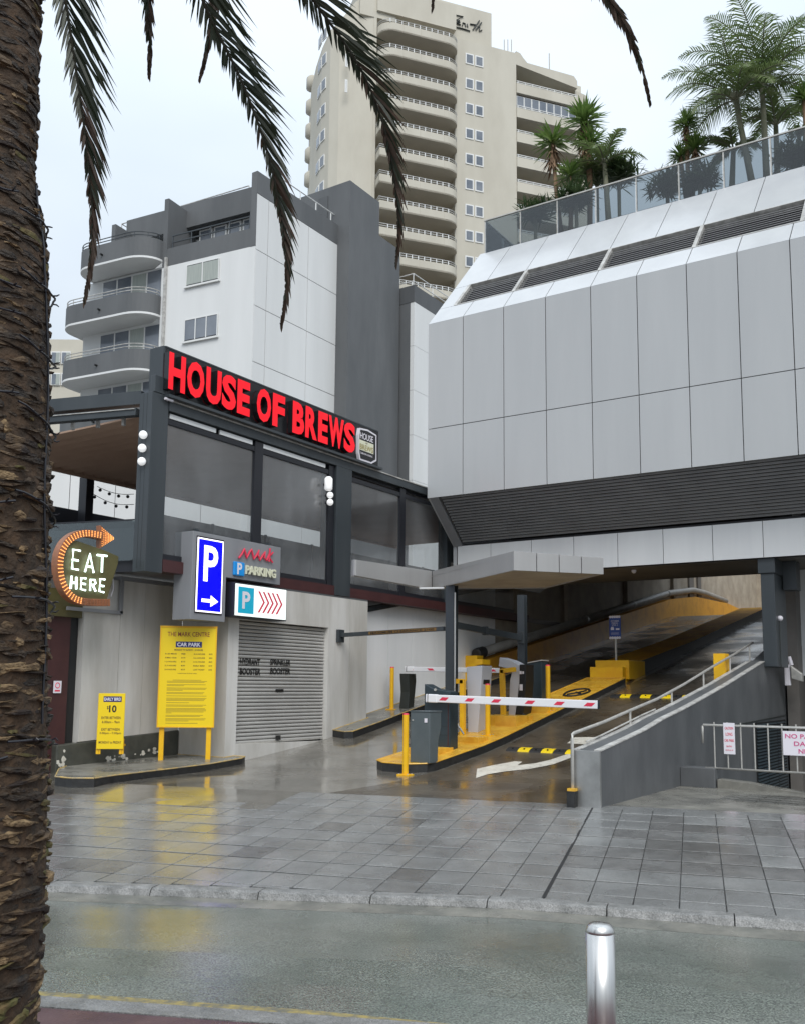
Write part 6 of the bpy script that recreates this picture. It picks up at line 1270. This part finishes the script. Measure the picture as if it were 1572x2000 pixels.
while z < 6.6:
    n = 24 if z < 4.2 else 16; off = (row % 2)*.5+rng.uniform(-.2, .2)
    for k in range(n):
        if rng.random() < .10: continue
        q = 2*math.pi*(k+off+rng.uniform(-.35, .35))/n; r_ = tr(z)
        w = 2*math.pi*r_/n*rng.choice([.3, .5, .8, 1.2, 1.9])*rng.uniform(.7, 1.2); hgt = rng.choice([.006, .011, .017, .028])*rng.uniform(.7, 1.2); pr_ = rng.uniform(.002, .022)*(1 if z < 2.6 else .7); zc_ = z+rng.uniform(-.022, .022)
        u = np.array([-math.sin(q), math.cos(q), rng.uniform(-.22, .22)]); o_ = np.array([math.cos(q), math.sin(q), 0]); c = np.array([Tc[0], Tc[1], 0])+o_*r_+ZZ*zc_
        vs = []; m_ = 4
        for i in range(m_+1):
            f = i/m_*2-1; tap = max(.1, 1-abs(f)**2.2)*rng.uniform(.55, 1.25); cc2 = c+u*w*f*.9+o_*(-abs(f)**2*w*w/(2*r_)); jz_ = rng.uniform(-.006, .006)
            vs += [cc2-ZZ*(hgt*tap*.9)-o_*.008, cc2-ZZ*(hgt*tap*.5)+o_*pr_*tap+ZZ*jz_, cc2+ZZ*(hgt*tap*rng.uniform(.2, .6))+o_*pr_*tap*1.15, cc2+ZZ*(hgt*tap*1.)-o_*.008]
        rr_ = rng.random(); mb.cm = 1 if (rr_ < .5 and math.sin(z*3.1+1.2*math.sin(q*2))*math.sin(q*3+z) > .25 and z < 1.9) or rr_ < .03 else (2 if rr_ > (.72 if z < 2.4 else .9) else (3 if rr_ > .45 else 0))
        mb.add(vs, [(i*4+j, (i+1)*4+j, (i+1)*4+j+1, i*4+j+1) for i in range(m_) for j in range(3)])
    z += .030; row += 1
mb.build('bark_scales', ['bark', 'moss', 'barkl', 'barkd'], pt, kind='stuff')
# light cables round the trunk
lc = thing('trunk_light_cable', 'dark fairy light cable wound round the palm trunk', 'light cable', (Tc[0], Tc[1], 3)); wires = MB(); tips = MB()
for k, (z0, z1) in enumerate(((2.05, 2.12), (2.42, 2.38), (2.75, 2.78), (3.02, 3.1), (3.3, 3.22), (3.55, 3.62), (1.55, 1.5))):
    P = []
    for i in range(61):
        q = 2*math.pi*i/60; zq = z0+(z1-z0)*i/60+.02*math.sin(q*3+k)-.03*abs(math.sin(q*1.5)); r_ = tr(zq)+.022+.003*math.sin(i*1.7); P.append((Tc[0]+r_*math.cos(q), Tc[1]+r_*math.sin(q), zq))
    wires.tube(P, .0045, 5, False)
    for i in range(3, 60, 4): p = np.array(P[i]); o_ = p-np.array([Tc[0], Tc[1], p[2]]); o_ /= np.linalg.norm(o_); tips.tube([p, p+o_*.016+ZZ*rng.uniform(-.006, .008), p+o_*.026+ZZ*rng.uniform(-.006, .01)], [.003, .0035, .002], 5)
q0 = math.atan2(rh[1], rh[0])
P = [(Tc[0]+(tr(z)+.010)*math.cos(q0+.05*math.sin(z*7)), Tc[1]+(tr(z)+.010)*math.sin(q0+.05*math.sin(z*7)), z) for z in np.linspace(1.6, 3.7, 40)]
wires.tube(P, .005, 5, False); wires.build('wire', 'cable', lc); tips.build('fairy_bulbs', 'cable', lc, kind='stuff')
# hanging fronds
crown = np.array([Tc[0], Tc[1], 7.7])
def frond(px, d0, d1, lr, ll_, mt='frond', root=True, thin=.013, dens=1., pale=False):
    n = len(px); P = [hd(x, y, d0+(d1-d0)*i/(n-1)) for i, (x, y) in enumerate(px)]
    if root:
        a = P[0]; t = P[0]-P[1]; t /= np.linalg.norm(t); L0 = np.linalg.norm(crown-a); c1 = a+t*L0*.45; c2 = crown+np.array([0, 0, L0*.35])+(a-crown)*np.array([.3, .3, 0])
        pre = [crown*(1-f)**3+3*c2*f*(1-f)**2+3*c1*f*f*(1-f)+a*f**3 for f in np.linspace(0, .97, 10)]
    else: pre = []
    full = smooth(pre+P, 60, 3); dist = np.r_[0, np.cumsum([np.linalg.norm(full[i+1]-full[i]) for i in range(59)])]; tot = dist[-1]
    fr = MB().tube(full, list(np.linspace(thin*1.6, thin*.35, 60)), 6).build('frond', 'rach', pt, smooth=True)
    g = MB(); step = .022/dens; s_ = tot*.12
    while s_ < tot*.995:
        k = min(int(np.searchsorted(dist, s_))-1, 58); k = max(k, 0); f = (s_-dist[k])/(dist[k+1]-dist[k]+1e-9); p = full[k]*(1-f)+full[k+1]*f; t = full[k+1]-full[k]; t /= np.linalg.norm(t)
        vd = p-CAM; vd /= np.linalg.norm(vd); side = np.cross(vd, t); side /= np.linalg.norm(side); side = side if side@rh > 0 else -side
        rel = s_/tot; taper = min(1, (1-rel)*2.1+.12)
        for sg, ln in ((1, lr), (-1, ll_)):
            if sg < 0 and rng.random() < .15: continue
            le = ln*taper*rng.uniform(.7, 1.12); spread = .62*(min(1, (1-rel)*1.9+.22)); d = t*.85+side*sg*spread*rng.uniform(.6, 1.15)+vd*rng.uniform(-.45, .45)-ZZ*.12; d /= np.linalg.norm(d)
            w = .0085*rng.uniform(.75, 1.3); u_ = np.cross(d, vd); u_ /= np.linalg.norm(u_)+1e-6; u_ = u_*w+vd*w*rng.uniform(-.5, .5)
            dr_ = ZZ*le*rng.uniform(.02, .2); m1 = p+d*le*.35; m2 = p+d*le*.7-dr_*.35; e_ = p+d*le-dr_
            g.cm = 1 if (rel > .72 and rng.random() < (rel-.62)*2.6) else 0
            if pale and sg < 0 and rel < .75: g.cm = 2
            g.add([p-u_*.4, p+u_*.4, m1+u_, m2+u_*.8, e_, m2-u_*.8, m1-u_], [(0, 1, 2, 6), (6, 2, 3, 5), (5, 3, 4)])
        s_ += step*rng.uniform(.7, 1.3)
    g.build('leaflets', ['frond', 'frondb', 'frondp'], fr, kind='stuff')
frond([(118, -60), (133, 30), (146, 120), (160, 210), (170, 290), (178, 370), (182, 450), (175, 530), (163, 592)], 6.0, 6.8, .56, .2, pale=True)
frond([(286, -70), (288, -20), (291, 50), (293, 105), (291, 150)], 6.2, 6.6, .36, .34)
frond([(372, -70), (398, 10), (432, 75), (468, 145), (500, 225), (525, 300), (543, 380), (556, 460), (563, 540), (555, 600), (549, 636)], 6.0, 7.0, .56, .18)
frond([(425, -60), (415, 20), (408, 80), (398, 125), (389, 158)], 7.2, 7.6, .38, .34)
frond([(560, -80), (612, 0), (650, 50), (690, 105), (722, 165), (748, 235), (765, 310), (776, 390), (780, 450), (772, 520)], 6.0, 7.2, .58, .18)
frond([(850, -80), (847, -30), (844, 22)], 6.4, 6.6, .3, .3)
frond([(1120, -90), (1175, -25), (1210, 25), (1235, 75), (1250, 120), (1262, 165), (1270, 205)], 6.0, 6.6, .32, .34)
# ================================================================== STEEL BOLLARD
Pb = hz(1171, 1802, .45); sbz = .45
sbl = thing('steel_bollard', 'brushed stainless steel bollard with domed top in the near foreground', 'bollard', (Pb[0], Pb[1], RZ+.06)); rb = .0805
MB().tube([(Pb[0], Pb[1], z) for z in (RZ+.05, .395)], rb, 48).build('post', 'steel', sbl, smooth=True)
MB().tube([(Pb[0], Pb[1], .396+ (.054*math.sin(q))) for q in np.linspace(0, math.pi/2, 8)], [rb*max(.02, math.cos(q))**.55 for q in np.linspace(0, math.pi/2, 8)], 48).build('cap', 'steel', sbl, smooth=True)
